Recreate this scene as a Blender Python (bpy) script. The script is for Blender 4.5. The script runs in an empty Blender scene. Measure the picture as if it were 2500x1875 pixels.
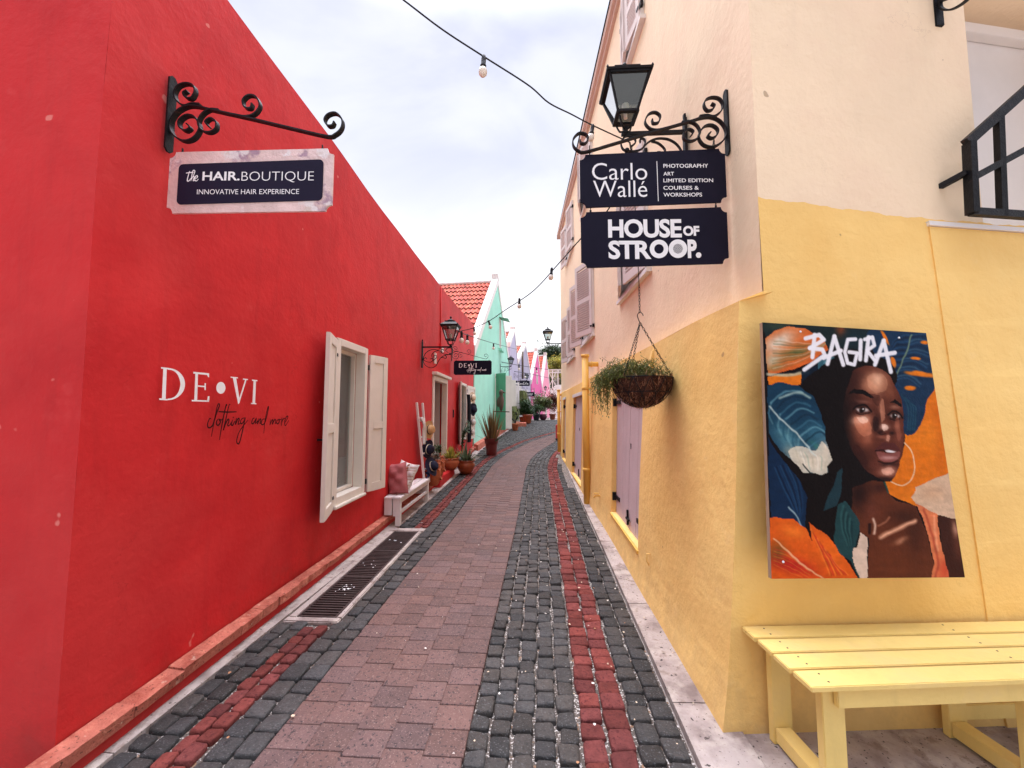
import bpy, bmesh, math, random
import numpy as np
from mathutils import Vector, Matrix
rnd = random.Random(7)
S = bpy.context.scene
COL = S.collection
R = math.radians
# ------------------------------------------------------------------ camera
F = 940.0; VX, VY = 1299.0, 1005.0; CX, CY = 1250.0, 937.5
PITCH = math.atan((VY-CY)/F); YAW = math.atan((VX-CX)/F*math.cos(PITCH))
fw = Vector((-math.sin(YAW)*math.cos(PITCH), math.cos(YAW)*math.cos(PITCH), math.sin(PITCH)))
rt = Vector((math.cos(YAW), math.sin(YAW), 0)); up = rt.cross(fw)
EYE = Vector((0, 0, 1.6))
cd = bpy.data.cameras.new('camera'); cam = bpy.data.objects.new('camera', cd); COL.objects.link(cam)
m = Matrix((rt, up, -fw)).transposed().to_4x4(); m.translation = EYE; cam.matrix_world = m
cd.sensor_width = 36; cd.lens = 36*F/2500; cd.clip_end = 2000; cd.clip_start = 0.05
S.camera = cam
def ray(px, py): return fw+rt*((px-CX)/F)-up*((py-CY)/F)
def atX(px, py, x): d = ray(px, py); return EYE+d*((x-EYE.x)/d.x)
def atY(px, py, y): d = ray(px, py); return EYE+d*((y-EYE.y)/d.y)
# ------------------------------------------------------------------ terrain
GP = [(-400, 0), (6, 0), (9, .06), (13, .22), (19, .58), (24, .85), (28, .95), (60, 1.0), (900, 1.0)]
def gz(y):
    for (a, za), (b, zb) in zip(GP, GP[1:]):
        if y <= b:
            return za+(zb-za)*(y-a)/(b-a)
    return GP[-1][1]
def lerp(tab, v):
    if v <= tab[0][0]: return tab[0][1]
    for (a, za), (b, zb) in zip(tab, tab[1:]):
        if v <= b: return za+(zb-za)*(v-a)/(b-a)
    return tab[-1][1]
SH = [(-5, -.17), (1.8, 0), (5.3, .09), (8, .13), (10.2, .165), (11.6, .28), (13, .50), (15.8, 1.27), (19, 2.7), (24, 5.5), (30, 9)]
def shf(y): return lerp(SH, y)
# ------------------------------------------------------------------ mesh builder
class MB:
    def __init__(s): s.v = []; s.f = []; s.c = []; s.sm = []; s.col = None; s.smooth = False
    def face(s, idx): s.f.append(tuple(idx)); s.c.append(s.col or (1, 1, 1)); s.sm.append(s.smooth)
    def quad(s, a, b, c, d):
        n = len(s.v); s.v += [tuple(a), tuple(b), tuple(c), tuple(d)]; s.face((n, n+1, n+2, n+3))
    def poly(s, pts):
        n = len(s.v); s.v += [tuple(p) for p in pts]; s.face(range(n, n+len(pts)))
    def hexa(s, p):  # 8 points: bottom 0-3, top 4-7
        n = len(s.v); s.v += [tuple(q) for q in p]
        for f in ((3, 2, 1, 0), (4, 5, 6, 7), (0, 1, 5, 4), (1, 2, 6, 5), (2, 3, 7, 6), (3, 0, 4, 7)): s.face([n+i for i in f])
    def box(s, c, d, rot=None):
        c = Vector(c); hx, hy, hz = d[0]/2, d[1]/2, d[2]/2
        P = [Vector(q) for q in ((-hx, -hy, -hz), (hx, -hy, -hz), (hx, hy, -hz), (-hx, hy, -hz), (-hx, -hy, hz), (hx, -hy, hz), (hx, hy, hz), (-hx, hy, hz))]
        if rot is not None: P = [rot @ q for q in P]
        s.hexa([c+q for q in P])
    def box2(s, a, b): s.box([(a[i]+b[i])/2 for i in range(3)], [abs(b[i]-a[i]) for i in range(3)])
    def bar(s, a, b, w, t, side=(0, 0, 1)):
        a = Vector(a); b = Vector(b); d = (b-a).normalized(); sd = Vector(side); sd = (sd-d*sd.dot(d)).normalized(); o = d.cross(sd)
        P = []
        for q in (a, b): P += [q-sd*w/2-o*t/2, q+sd*w/2-o*t/2, q+sd*w/2+o*t/2, q-sd*w/2+o*t/2]
        s.hexa(P)
    def tube(s, pts, r, n=8, cap=True):
        pts = [Vector(p) for p in pts]; rs = r if hasattr(r, '__len__') else [r]*len(pts)
        sm0 = s.smooth; s.smooth = True; base = len(s.v); ref = None
        for i, p in enumerate(pts):
            d = (pts[min(i+1, len(pts)-1)]-pts[max(i-1, 0)])
            if d.length < 1e-9: d = Vector((0, 0, 1))
            d.normalize()
            if ref is None: ref = d.orthogonal().normalized()
            ref = (ref-d*ref.dot(d))
            if ref.length < 1e-6: ref = d.orthogonal()
            ref.normalize(); o = d.cross(ref)
            for k in range(n):
                a = 2*math.pi*k/n; s.v.append(tuple(p+(ref*math.cos(a)+o*math.sin(a))*rs[i]))
        for i in range(len(pts)-1):
            for k in range(n):
                s.face((base+i*n+k, base+i*n+(k+1) % n, base+(i+1)*n+(k+1) % n, base+(i+1)*n+k))
        if cap:
            s.smooth = False
            s.face([base+k for k in reversed(range(n))]); s.face([base+(len(pts)-1)*n+k for k in range(n)])
        s.smooth = sm0
    def lathe(s, prof, c, n=24, axis=None, wob=0):
        c = Vector(c); M = axis if axis is not None else Matrix.Identity(3); sm0 = s.smooth; s.smooth = True; b = len(s.v)
        for (r, z) in prof:
            for k in range(n):
                a = 2*math.pi*k/n; rr = r*(1+wob*math.sin(a*3+z*20))
                s.v.append(tuple(c+M @ Vector((rr*math.cos(a), rr*math.sin(a), z))))
        for i in range(len(prof)-1):
            for k in range(n): s.face((b+i*n+k, b+i*n+(k+1) % n, b+(i+1)*n+(k+1) % n, b+(i+1)*n+k))
        s.smooth = False
        if prof[0][0] > 1e-4: s.face([b+k for k in reversed(range(n))])
        if prof[-1][0] > 1e-4: s.face([b+(len(prof)-1)*n+k for k in range(n)])
        s.smooth = sm0
    def ribbon(s, pts, w, t, axis):  # flat bar: width w along axis, thickness t in plane
        pts = [Vector(p) for p in pts]; ax = Vector(axis).normalized(); b = len(s.v)
        for i, p in enumerate(pts):
            d = (pts[min(i+1, len(pts)-1)]-pts[max(i-1, 0)]).normalized(); o = d.cross(ax).normalized()
            s.v += [tuple(p-ax*w/2-o*t/2), tuple(p+ax*w/2-o*t/2), tuple(p+ax*w/2+o*t/2), tuple(p-ax*w/2+o*t/2)]
        for i in range(len(pts)-1):
            for k in range(4): s.face((b+i*4+k, b+i*4+(k+1) % 4, b+(i+1)*4+(k+1) % 4, b+(i+1)*4+k))
        s.face((b+3, b+2, b+1, b)); e = b+(len(pts)-1)*4; s.face((e, e+1, e+2, e+3))
    def prism(s, pts, th):  # pts 3D planar polygon, th vector
        pts = [Vector(p) for p in pts]; th = Vector(th); n = len(pts); b = len(s.v)
        s.v += [tuple(p) for p in pts]+[tuple(p+th) for p in pts]
        s.face([b+i for i in reversed(range(n))]); s.face([b+n+i for i in range(n)])
        for i in range(n): j = (i+1) % n; s.face((b+i, b+j, b+n+j, b+n+i))
    def build(s, name, mat, parent=None, bevel=0):
        me = bpy.data.meshes.new(name); off = Vector((0, 0, 0)); o = parent
        while o is not None: off += o.location; o = o.parent
        me.from_pydata([tuple(Vector(v)-off) for v in s.v], [], s.f); me.validate(clean_customdata=False)
        if any(c != (1, 1, 1) for c in s.c) and len(me.polygons) == len(s.c):
            at = me.color_attributes.new('tint', 'FLOAT_COLOR', 'CORNER'); buf = []
            for p, c in zip(me.polygons, s.c): buf += [c[0], c[1], c[2], 1.0]*p.loop_total
            at.data.foreach_set('color', buf)
        if len(me.polygons) == len(s.sm): me.polygons.foreach_set('use_smooth', s.sm)
        bm = bmesh.new(); bm.from_mesh(me)
        if bevel:
            bmesh.ops.remove_doubles(bm, verts=bm.verts, dist=1e-5)
            es = [e for e in bm.edges if len(e.link_faces) == 2 and e.calc_face_angle(0) > .5]
            bmesh.ops.bevel(bm, geom=es, offset=bevel, segments=2, affect='EDGES', clamp_overlap=True)
        bmesh.ops.recalc_face_normals(bm, faces=bm.faces); bm.to_mesh(me); bm.free()
        if mat: me.materials.append(mat)
        o = bpy.data.objects.new(name, me); COL.objects.link(o)
        if parent is not None: o.parent = parent
        return o
def thing(name, loc, label, cat, group=None):
    o = bpy.data.objects.new(name, None); COL.objects.link(o); o.location = loc; o.empty_display_size = .1
    o['label'] = label; o['category'] = cat
    if group: o['group'] = group
    return o
def tag(o, label, cat, group=None):
    o['label'] = label; o['category'] = cat
    if group: o['group'] = group
    return o
def struct(o, kind='structure'): o['kind'] = kind; return o
def catmull(pts, n=6):
    P = [Vector(p) for p in pts]; out = []
    for i in range(len(P)-1):
        a = P[max(i-1, 0)]; b = P[i]; c = P[i+1]; d = P[min(i+2, len(P)-1)]
        for k in range(n):
            t = k/n; out.append(.5*((2*b)+(c-a)*t+(2*a-5*b+4*c-d)*t*t+(3*b-a-3*c+d)*t*t*t))
    out.append(P[-1]); return out
# ------------------------------------------------------------------ materials
def mat(name, col, rough=.6, spec=.5, metal=0, var=.0, vscale=3, bump=0, bscale=40, tint=False, bdist=.01, emit=None, speck=None, patches=None, streak=0, coat=0, trans=None, crack=None, splash=None):
    M = bpy.data.materials.new(name); M.use_nodes = True; T = M.node_tree; N = T.nodes; L = T.links
    P = N['Principled BSDF']; P.inputs['Roughness'].default_value = rough; P.inputs['Metallic'].default_value = metal
    P.inputs['Specular IOR Level'].default_value = spec
    if coat: P.inputs['Coat Weight'].default_value = coat
    tc = N.new('ShaderNodeTexCoord'); src = None
    rgb = N.new('ShaderNodeRGB'); rgb.outputs[0].default_value = (*col, 1); src = rgb.outputs[0]
    def mix(a, b, fac, mode='MIX'):
        x = N.new('ShaderNodeMix'); x.data_type = 'RGBA'; x.blend_type = mode
        L.new(a, x.inputs[6])
        if isinstance(b, tuple): x.inputs[7].default_value = (*b, 1)
        else: L.new(b, x.inputs[7])
        if isinstance(fac, float): x.inputs[0].default_value = fac
        else: L.new(fac, x.inputs[0])
        return x.outputs[2]
    def noise(sc, det=5, rg=.6, vec=None):
        n = N.new('ShaderNodeTexNoise'); n.inputs['Scale'].default_value = sc; n.inputs['Detail'].default_value = det; n.inputs['Roughness'].default_value = rg
        L.new(vec or tc.outputs['Object'], n.inputs['Vector']); return n.outputs['Fac']
    def ramp(s, a, b, v0=0, v1=1):
        r = N.new('ShaderNodeMapRange'); r.inputs[1].default_value = a; r.inputs[2].default_value = b; r.inputs[3].default_value = v0; r.inputs[4].default_value = v1
        L.new(s, r.inputs[0]); return r.outputs[0]
    if tint:
        a = N.new('ShaderNodeAttribute'); a.attribute_name = 'tint'; src = mix(src, a.outputs['Color'], 1.0, 'MULTIPLY')
    if var:
        n = ramp(noise(vscale), .3, .7, 1-var, 1+var); v = N.new('ShaderNodeHueSaturation'); L.new(n, v.inputs['Value']); L.new(src, v.inputs['Color']); src = v.outputs[0]
    if streak:
        mp = N.new('ShaderNodeMapping'); mp.inputs['Scale'].default_value = (1, 1, .12); L.new(tc.outputs['Object'], mp.inputs[0])
        n = ramp(noise(9, 6, .65, mp.outputs[0]), .52, .75, 0, streak); src = mix(src, (col[0]*.5, col[1]*.5, col[2]*.5), n)
    if patches:
        for (pc, sc, lo, hi, amt) in patches:
            n = ramp(noise(sc, 6, .6), lo, hi, 0, amt); src = mix(src, pc, n)
    if crack:
        cn = N.new('ShaderNodeMath'); cn.operation = 'SUBTRACT'; L.new(noise(crack[1], 9, .62), cn.inputs[0]); cn.inputs[1].default_value = .5
        ab = N.new('ShaderNodeMath'); ab.operation = 'ABSOLUTE'; L.new(cn.outputs[0], ab.inputs[0])
        mk = N.new('ShaderNodeMath'); mk.operation = 'MULTIPLY'; L.new(ramp(ab.outputs[0], 0, crack[2], 1, 0), mk.inputs[0]); L.new(ramp(noise(crack[1]*.8+.3, 2, .5), .54, .62, 0, crack[3]), mk.inputs[1]); src = mix(src, crack[0], mk.outputs[0])
    if splash:   # rain splash dirt with a ragged edge on the lowest part of the wall
        sz_ = N.new('ShaderNodeSeparateXYZ'); L.new(tc.outputs['Object'], sz_.inputs[0]); ad_ = N.new('ShaderNodeMath'); ad_.operation = 'MULTIPLY_ADD'; L.new(noise(5, 6, .7), ad_.inputs[0]); ad_.inputs[1].default_value = -.9; L.new(sz_.outputs['Z'], ad_.inputs[2]); src = mix(src, splash[0], ramp(ad_.outputs[0], -.42, -.12, splash[1], 0))
    if speck:
        for (pc, sc, lo, hi, amt) in speck:
            n = ramp(noise(sc, 2, .5), lo, hi, 0, amt); src = mix(src, pc, n)
    L.new(src, P.inputs['Base Color'])
    if bump:
        h = noise(bscale, 6, .62)
        h2 = noise(bscale*.13, 3, .5)
        ad = N.new('ShaderNodeMath'); ad.operation = 'MULTIPLY_ADD'; L.new(h2, ad.inputs[0]); ad.inputs[1].default_value = 2.2; L.new(h, ad.inputs[2])
        B = N.new('ShaderNodeBump'); B.inputs['Strength'].default_value = bump; B.inputs['Distance'].default_value = bdist
        L.new(ad.outputs[0], B.inputs['Height']); L.new(B.outputs[0], P.inputs['Normal'])
    if emit: P.inputs['Emission Color'].default_value = (*col, 1); P.inputs['Emission Strength'].default_value = emit
    if trans:
        P.inputs['Subsurface Weight'].default_value = 0
        tr = N.new('ShaderNodeBsdfTranslucent'); L.new(src, tr.inputs[0]); mx = N.new('ShaderNodeMixShader'); mx.inputs[0].default_value = trans
        L.new(P.outputs[0], mx.inputs[1]); L.new(tr.outputs[0], mx.inputs[2]); L.new(mx.outputs[0], N['Material Output'].inputs[0])
    return M
def glass(name, tintc=(.9, .95, .95), ref=.12):
    M = bpy.data.materials.new(name); M.use_nodes = True; T = M.node_tree; N = T.nodes; L = T.links; N.clear()
    o = N.new('ShaderNodeOutputMaterial'); t = N.new('ShaderNodeBsdfTransparent'); t.inputs[0].default_value = (*tintc, 1)
    g = N.new('ShaderNodeBsdfGlossy'); g.inputs['Roughness'].default_value = .03
    lw = N.new('ShaderNodeLayerWeight'); lw.inputs[0].default_value = .35; a = N.new('ShaderNodeMath'); a.operation = 'MULTIPLY_ADD'; a.inputs[1].default_value = .7; a.inputs[2].default_value = ref
    L.new(lw.outputs['Fresnel'], a.inputs[0]); mx = N.new('ShaderNodeMixShader'); L.new(a.outputs[0], mx.inputs[0]); L.new(t.outputs[0], mx.inputs[1]); L.new(g.outputs[0], mx.inputs[2]); L.new(mx.outputs[0], o.inputs[0])
    return M
RED = mat('red_stucco', (.60, .022, .024), .62, .2, var=.09, vscale=1.3, bump=.32, bscale=26, bdist=.011, patches=[((.66, .06, .06), 5, .62, .72, .35), ((.42, .010, .014), 1.7, .45, .7, .55), ((.62, .05, .045), .8, .5, .66, .4)], speck=[((.75, .22, .18), 7, .745, .765, .8)], streak=.28, crack=((.30, .01, .012), 1.1, .0025, .55), splash=((.30, .03, .025), .5))
CREAM = mat('cream_stucco', (.92, .73, .50), .75, .25, var=.04, vscale=1.1, bump=.5, bscale=22, bdist=.011, patches=[((.84, .60, .42), 1.4, .5, .75, .5)], speck=[((.45, .32, .2), 9, .75, .77, .8)], streak=.07, crack=((.55, .38, .26), 1.0, .002, .45))
YEL = mat('yellow_stucco', (.95, .64, .22), .7, .3, var=.06, vscale=1.2, bump=.6, bscale=20, bdist=.012, patches=[((.86, .50, .13), .9, .42, .7, .6), ((.92, .66, .30), 6, .64, .74, .3)], speck=[((.5, .3, .12), 10, .75, .77, .8)], streak=.08, crack=((.6, .36, .1), .9, .002, .4), splash=((.48, .30, .13), .4))
GREEN = mat('mint_stucco', (.36, .76, .60), .7, .3, var=.07, vscale=1.5, bump=.4, patches=[((.42, .78, .62), 2, .55, .7, .5)], streak=.12)
LAV = mat('lavender_stucco', (.50, .46, .60), .7, .3, var=.05, bump=.3)
LAV2 = mat('grey_lavender_stucco', (.42, .39, .50), .7, .3, var=.05, bump=.3)
PINK = mat('pink_stucco', (.78, .13, .36), .7, .3, var=.05, bump=.3)
PINK2 = mat('rose_stucco', (.82, .30, .42), .7, .3, var=.05, bump=.3)
WHITEW = mat('white_stucco', (.78, .77, .74), .7, .3, var=.04, bump=.3)
TRIM = mat('cream_white_paint', (.74, .67, .58), .45, .4, var=.04, vscale=6, bump=.12, bscale=60, streak=.15)
WTRIM = mat('white_trim', (.78, .74, .70), .5, .4, var=.04, bump=.15)
WBENCH = mat('worn_white_paint', (.72, .67, .64), .5, .4, var=.05, vscale=8, bump=.2, bscale=50, streak=.25)
LPINK = mat('mauve_paint', (.57, .44, .44), .55, .35, var=.05, vscale=5, bump=.25, bscale=40, streak=.2)
IRON = mat('black_iron', (.008, .008, .010), .5, .22, bump=.3, bscale=120, var=.2, vscale=20, patches=[((.07, .03, .02), 30, .62, .72, .6)])
BLACKP = mat('navy_board', (.008, .007, .019), .6, .12, var=.15, vscale=4)
WLET = mat('white_lettering', (.86, .86, .86), .5, .3)
WPAINT = mat('white_wall_paint', (.84, .81, .80), .6, .3, bump=.3, bscale=30)
DPAINT = mat('dark_wall_paint', (.04, .005, .006), .7, .1)
BRICK = mat('red_brick_ledge', (.50, .155, .105), .85, .2, var=.22, vscale=9, bump=.9, bscale=45, bdist=.012, patches=[((.30, .05, .03), 8, .5, .66, .7), ((.62, .27, .17), 18, .56, .68, .7)], speck=[((.07, .03, .02), 60, .64, .70, .8), ((.66, .5, .38), 22, .70, .76, .6)])
CONC = mat('concrete', (.44, .37, .335), .85, .25, var=.14, vscale=3, bump=.6, bscale=50, patches=[((.15, .105, .095), 3.1, .48, .66, .75), ((.56, .49, .42), 8, .52, .66, .6), ((.22, .16, .13), 12, .56, .66, .7)], speck=[((.035, .025, .025), 34, .67, .70, .9), ((.05, .04, .035), 75, .68, .72, .8)], crack=((.08, .06, .05), 1.6, .006, .9))
BED = mat('joint_sand', (.13, .105, .09), .95, .1, var=.3, vscale=30, speck=[((.65, .60, .55), 95, .56, .62, .9), ((.40, .22, .12), 25, .62, .68, .6)], bump=.8, bscale=110)
STONE = mat('dark_cobble', (.039, .035, .032), .72, .42, tint=True, var=.25, vscale=26, bump=.9, bscale=55, bdist=.011, speck=[((.13, .13, .13), 120, .60, .68, .8), ((.014, .014, .016), 60, .60, .66, .6), ((.7, .64, .55), 26, .765, .785, .8)])
RSTONE = mat('red_cobble', (.155, .038, .032), .85, .2, tint=True, var=.22, vscale=24, bump=.9, bscale=55, bdist=.01, speck=[((.06, .012, .014), 55, .58, .66, .6), ((.65, .55, .48), 26, .755, .775, .8)])
PAVER = mat('brick_paver', (.130, .070, .060), .75, .45, tint=True, var=.15, vscale=18, bump=.55, bscale=110, bdist=.005, speck=[((.035, .022, .024), 70, .61, .65, .9), ((.30, .2, .17), 130, .62, .68, .6), ((.6, .55, .5), 34, .76, .78, .8)], patches=[((.095, .06, .058), 3.2, .5, .7, .5)])
TILE = mat('orange_roof_tile', (.58, .135, .08), .75, .3, var=.2, vscale=5, bump=.3, tint=True)
YBENCH = mat('yellow_bench_paint', (.85, .62, .20), .5, .4, var=.05, vscale=5, bump=.25, bscale=45, speck=[((.4, .25, .06), 16, .74, .76, .7)], streak=.18, patches=[((.74, .54, .22), 5, .5, .66, .5)])
YPIPE = mat('yellow_pipe_paint', (.84, .50, .10), .5, .4, var=.06)
TERRA = mat('terracotta', (.42, .12, .05), .7, .3, var=.2, vscale=9, bump=.3, patches=[((.5, .27, .16), 8, .6, .75, .5)])
TERRG = mat('glazed_terracotta', (.30, .065, .02), .35, .5, var=.3, vscale=7, coat=.2)
MAROON = mat('maroon_pot', (.15, .02, .018), .4, .5, var=.1)
SOIL = mat('soil', (.05, .03, .02), .95, .1, bump=1, bscale=60)
LEAFD = mat('leaf_dark', (.035, .075, .025), .5, .4, tint=True, trans=.2)
LEAFM = mat('leaf_mid', (.125, .155, .05), .5, .4, tint=True, trans=.25)
LEAFY = mat('leaf_yellow_green', (.30, .29, .06), .5, .4, tint=True, trans=.25)
LEAFB = mat('leaf_bronze', (.15, .10, .04), .45, .4, tint=True, trans=.15)
ALOE = mat('aloe_leaf', (.09, .13, .075), .45, .4, tint=True, trans=.1)
BARK = mat('bark', (.14, .10, .07), .9, .2, bump=.8, var=.2)
COIR = mat('coconut_fibre', (.085, .038, .028), .95, .1, var=.5, vscale=30, bump=1.2, bscale=60, bdist=.02)
FIBRE = mat('loose_fibre', (.24, .12, .075), .9, .1, tint=True)
STRAW = mat('straw', (.50, .29, .13), .8, .2, bump=.5, bscale=150, var=.1)
PSTRAW = mat('pale_straw', (.72, .60, .44), .8, .2, bump=.5, bscale=150, var=.1)
NAVY = mat('navy_fabric', (.012, .012, .03), .8, .2, bump=.3)
BLACKF = mat('black_fabric', (.008, .008, .012), .85, .1, bump=.2)
ROSEF = mat('rose_linen', (.42, .13, .13), .9, .15, bump=.4, bscale=140, var=.12, vscale=9)
WFAB = mat('white_linen', (.72, .68, .64), .9, .15, bump=.3, bscale=140, patches=[((.45, .25, .15), 14, .6, .66, .35)])
FRINGE = mat('rust_fringe', (.42, .19, .10), .9, .1)
GINT = mat('grey_interior', (.44, .42, .39), .6, .3, var=.08, vscale=2)
DARKI = mat('dark_interior', (.03, .028, .028), .7, .2)
GLS = glass('window_glass'); LGL = glass('lantern_glass', (.72, .80, .78), .16)
BULB = mat('frosted_bulb', (.84, .76, .64), .25, .5); BULB.node_tree.nodes['Principled BSDF'].inputs['Coat Weight'].default_value = .3
STEEL = mat('rusty_grate', (.050, .030, .027), .6, .5, metal=.3, var=.3, vscale=20, bump=.3)
# ------------------------------------------------------------------ world
W = bpy.data.worlds.new('World'); S.world = W; W.use_nodes = True
T = W.node_tree; N = T.nodes; L = T.links; bg = N['Background']
SUN_EL, SUN_AZ = R(68), R(-12)   # azimuth from +Y towards +X
sky = N.new('ShaderNodeTexSky'); sky.sky_type = 'NISHITA'; sky.sun_disc = False; sky.sun_elevation = SUN_EL; sky.sun_rotation = SUN_AZ
bg.inputs['Strength'].default_value = .1
tc = N.new('ShaderNodeTexCoord'); mp = N.new('ShaderNodeMapping'); mp.inputs['Scale'].default_value = (1, .7, 2.2); mp.inputs['Rotation'].default_value = (0, .5, .6)
L.new(tc.outputs['Generated'], mp.inputs[0])
ns = N.new('ShaderNodeTexNoise'); ns.inputs['Scale'].default_value = 2.1; ns.inputs['Detail'].default_value = 7; ns.inputs['Roughness'].default_value = .5; ns.inputs['Distortion'].default_value = .4
L.new(mp.outputs[0], ns.inputs['Vector'])
sx = N.new('ShaderNodeSeparateXYZ'); L.new(tc.outputs['Generated'], sx.inputs[0])
def mr(s, a, b, c, d, smooth=False):
    r = N.new('ShaderNodeMapRange'); r.interpolation_type = 'SMOOTHSTEP' if smooth else 'LINEAR'
    for i, v in enumerate((a, b, c, d)): r.inputs[i+1].default_value = v
    L.new(s, r.inputs[0]); return r.outputs[0]
cl = mr(ns.outputs['Fac'], .36, .60, 0, 1, True)
# veil of cloud: nearly white low down, pale lavender blue where it thins higher up
c1 = N.new('ShaderNodeMix'); c1.data_type = 'RGBA'; c1.inputs[6].default_value = (5.0, 5.2, 6.7, 1); c1.inputs[7].default_value = (6.6, 6.7, 7.5, 1); L.new(cl, c1.inputs[0])
hz = mr(sx.outputs['Z'], .12, .68, 1, 0, True)
c2 = N.new('ShaderNodeMix'); c2.data_type = 'RGBA'; L.new(c1.outputs[2], c2.inputs[6]); c2.inputs[7].default_value = (9.8, 9.7, 9.9, 1); L.new(hz, c2.inputs[0])
zb = mr(sx.outputs['Z'], .72, .93, 1.0, 8.0, True)
yb = mr(sx.outputs['Y'], .0, -.6, 1.0, .5, True)
mm = N.new('ShaderNodeMath'); mm.operation = 'MULTIPLY'; L.new(zb, mm.inputs[0]); L.new(yb, mm.inputs[1])
vm = N.new('ShaderNodeVectorMath'); vm.operation = 'SCALE'; L.new(c2.outputs[2], vm.inputs[0]); L.new(mm.outputs[0], vm.inputs['Scale'])
c3 = N.new('ShaderNodeMix'); c3.data_type = 'RGBA'; c3.inputs[0].default_value = .12; L.new(vm.outputs[0], c3.inputs[6]); L.new(sky.outputs[0], c3.inputs[7])
L.new(c3.outputs[2], bg.inputs['Color'])
sd = bpy.data.lights.new('sun', 'SUN'); sd.energy = 1.5; sd.angle = R(40); sd.color = (1, .96, .9)
so = bpy.data.objects.new('sun', sd); COL.objects.link(so)
dv = Vector((math.sin(SUN_AZ)*math.cos(SUN_EL), math.cos(SUN_AZ)*math.cos(SUN_EL), math.sin(SUN_EL)))
so.rotation_euler = dv.to_track_quat('Z', 'Y').to_euler(); so.location = dv*30
S.view_settings.view_transform = 'Standard'; S.view_settings.look = 'None'; S.view_settings.exposure = .62; S.view_settings.gamma = 1
S.render.engine = 'CYCLES'; S.cycles.max_bounces = 8; S.cycles.diffuse_bounces = 4; S.cycles.transparent_max_bounces = 12
S.render.resolution_x = 1024; S.render.resolution_y = 768
# ------------------------------------------------------------------ ground and road
def sheet(xs, ys, zoff, fx=None):
    b = MB(); n = len(xs)
    for y in ys:
        for i, x in enumerate(xs): b.v.append((fx(i, y) if fx else x, y, gz(y)+zoff))
    for j in range(len(ys)-1):
        for i in range(n-1): b.face((j*n+i, j*n+i+1, (j+1)*n+i+1, (j+1)*n+i))
    return b
YS = [-400, -60, -10, -2, 0, 1, 2, 3, 4, 5, 6, 7, 8, 9, 10, 11, 12, 13, 14, 15, 16, 17, 18, 19, 20, 21, 22, 23, 24, 25, 26, 27, 28, 32, 40, 60, 120, 900]
struct(sheet([-500, -30, -3, -1, 1, 3, 30, 500], YS, -.012).build('ground', CONC))
YR = [y for y in YS if -2 <= y <= 40]
XE = [-1.9, .70]
bed = MB()
ys = [-1+.25*i for i in range(int(41/.25))]
def wallxL(y): return lerp([(0, -2.02), (12.8, -2.02), (18.8, -1.42), (22, -1.15), (27, -.9), (33, -.3), (38, .8), (43, 1.8)], y)
def bandL(y): return max(-1.92+min(shf(y), .16), wallxL(y)+.10)
def bandR(y): return .73+shf(y)
for i, y in enumerate(ys): bed.v += [(bandL(y), y, gz(y)+.004), (bandR(y), y, gz(y)+.004)]
for i in range(len(ys)-1): bed.face((2*i, 2*i+1, 2*i+3, 2*i+2))
struct(bed.build('road_sand_bed', BED))
def in_drain(x, y): return x < -1.45 and 2.9 < y < 5.28
def stone(b, x0, x1, y0, y1, h, jit, rd, dz=0, crisp=False):
    """one sett: squashed, rounded block"""
    g = .0022 if crisp else .0042
    c = [(x0+g, y0+g), (x1-g, y0+g), (x1-g, y1-g), (x0+g, y1-g)]
    c = [(x+rnd.uniform(-jit, jit), y+rnd.uniform(-jit, jit)) for x, y in c]
    cx = sum(p[0] for p in c)/4; cy = sum(p[1] for p in c)/4; z = gz(cy)
    tz = [h+dz+rnd.uniform(-rd, rd)*.4 for _ in c]
    # chamfered corners -> octagon rings
    def ring(k, zz, cut):
        out = []
        for i in range(4):
            p = Vector(c[i]); q = Vector(c[(i+1) % 4]); o = Vector(c[i-1]); ce = Vector((cx, cy))
            a = p+(o-p)*cut; d = p+(q-p)*cut
            for s in (a, d):
                s = ce+(s-ce)*k; out.append((s.x, s.y, z+zz+(tz[i]-h)))
        return out
    n = len(b.v); rs = [ring(1.0, 0, .015), ring(1.0, h*.9, .015), ring(.985, h*.985, .02), ring(.9, h, .03)] if crisp else [ring(1.0, 0, .07), ring(1.0, h*.66, .08), ring(.965, h*.92, .11), ring(.84, h*1.02, .16)]
    for r_ in rs: b.v += r_
    b.smooth = True
    for k in range(3):
        for i in range(8): b.face((n+k*8+i, n+k*8+(i+1) % 8, n+(k+1)*8+(i+1) % 8, n+(k+1)*8+i))
    b.face([n+24+i for i in range(8)]); b.smooth = False
blk, redc, pav = MB(), MB(), MB()
def tintc(a, b, hue=0): 
    v = rnd.uniform(a, b); q = rnd.uniform(-hue, hue); return (v*(1+q), v, v*(1-q))
def column_of(b, u0, u1, size, h, jit, rd, tr, y0, y1, hue=.08, left=False, right=False, split=0, x0f=None):
    y = y0+rnd.uniform(0, size)
    while y < y1:
        s = size*(rnd.uniform(.8, 1.2) if jit > .003 else rnd.uniform(.94, 1.06)); ym = y+s/2; o = shf(ym)
        a, c = u0+o, u1+o
        if x0f: a, c = x0f(ym, u0), x0f(ym, u1)
        ok = x0f is not None or (not in_drain((a+c)/2, ym) and not in_drain(a, ym))
        if ym > 8 and right and c > wallR(ym)-.1: ok = False
        if a < wallxL(ym)+.12 and ym > 8: ok = False
        if ok:
            b.col = tintc(*tr, hue)
            w = rnd.uniform(-.007, .007)*(jit > .003)
            dz = rnd.uniform(-.006, .006)*(jit > .003)
            stone(b, a+w, c+w, y, y+s*(.992 if jit < .003 else .975), h, jit, rd, dz, jit < .003)
        y += s
def wallR(y): return lerp([(1.9, .95), (3.5, .95), (4.6, .985), (5.3, .99), (7.2, .955), (12.6, .91), (13, 1.6), (15, 3), (18, 6), (40, 20)], y)
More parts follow.
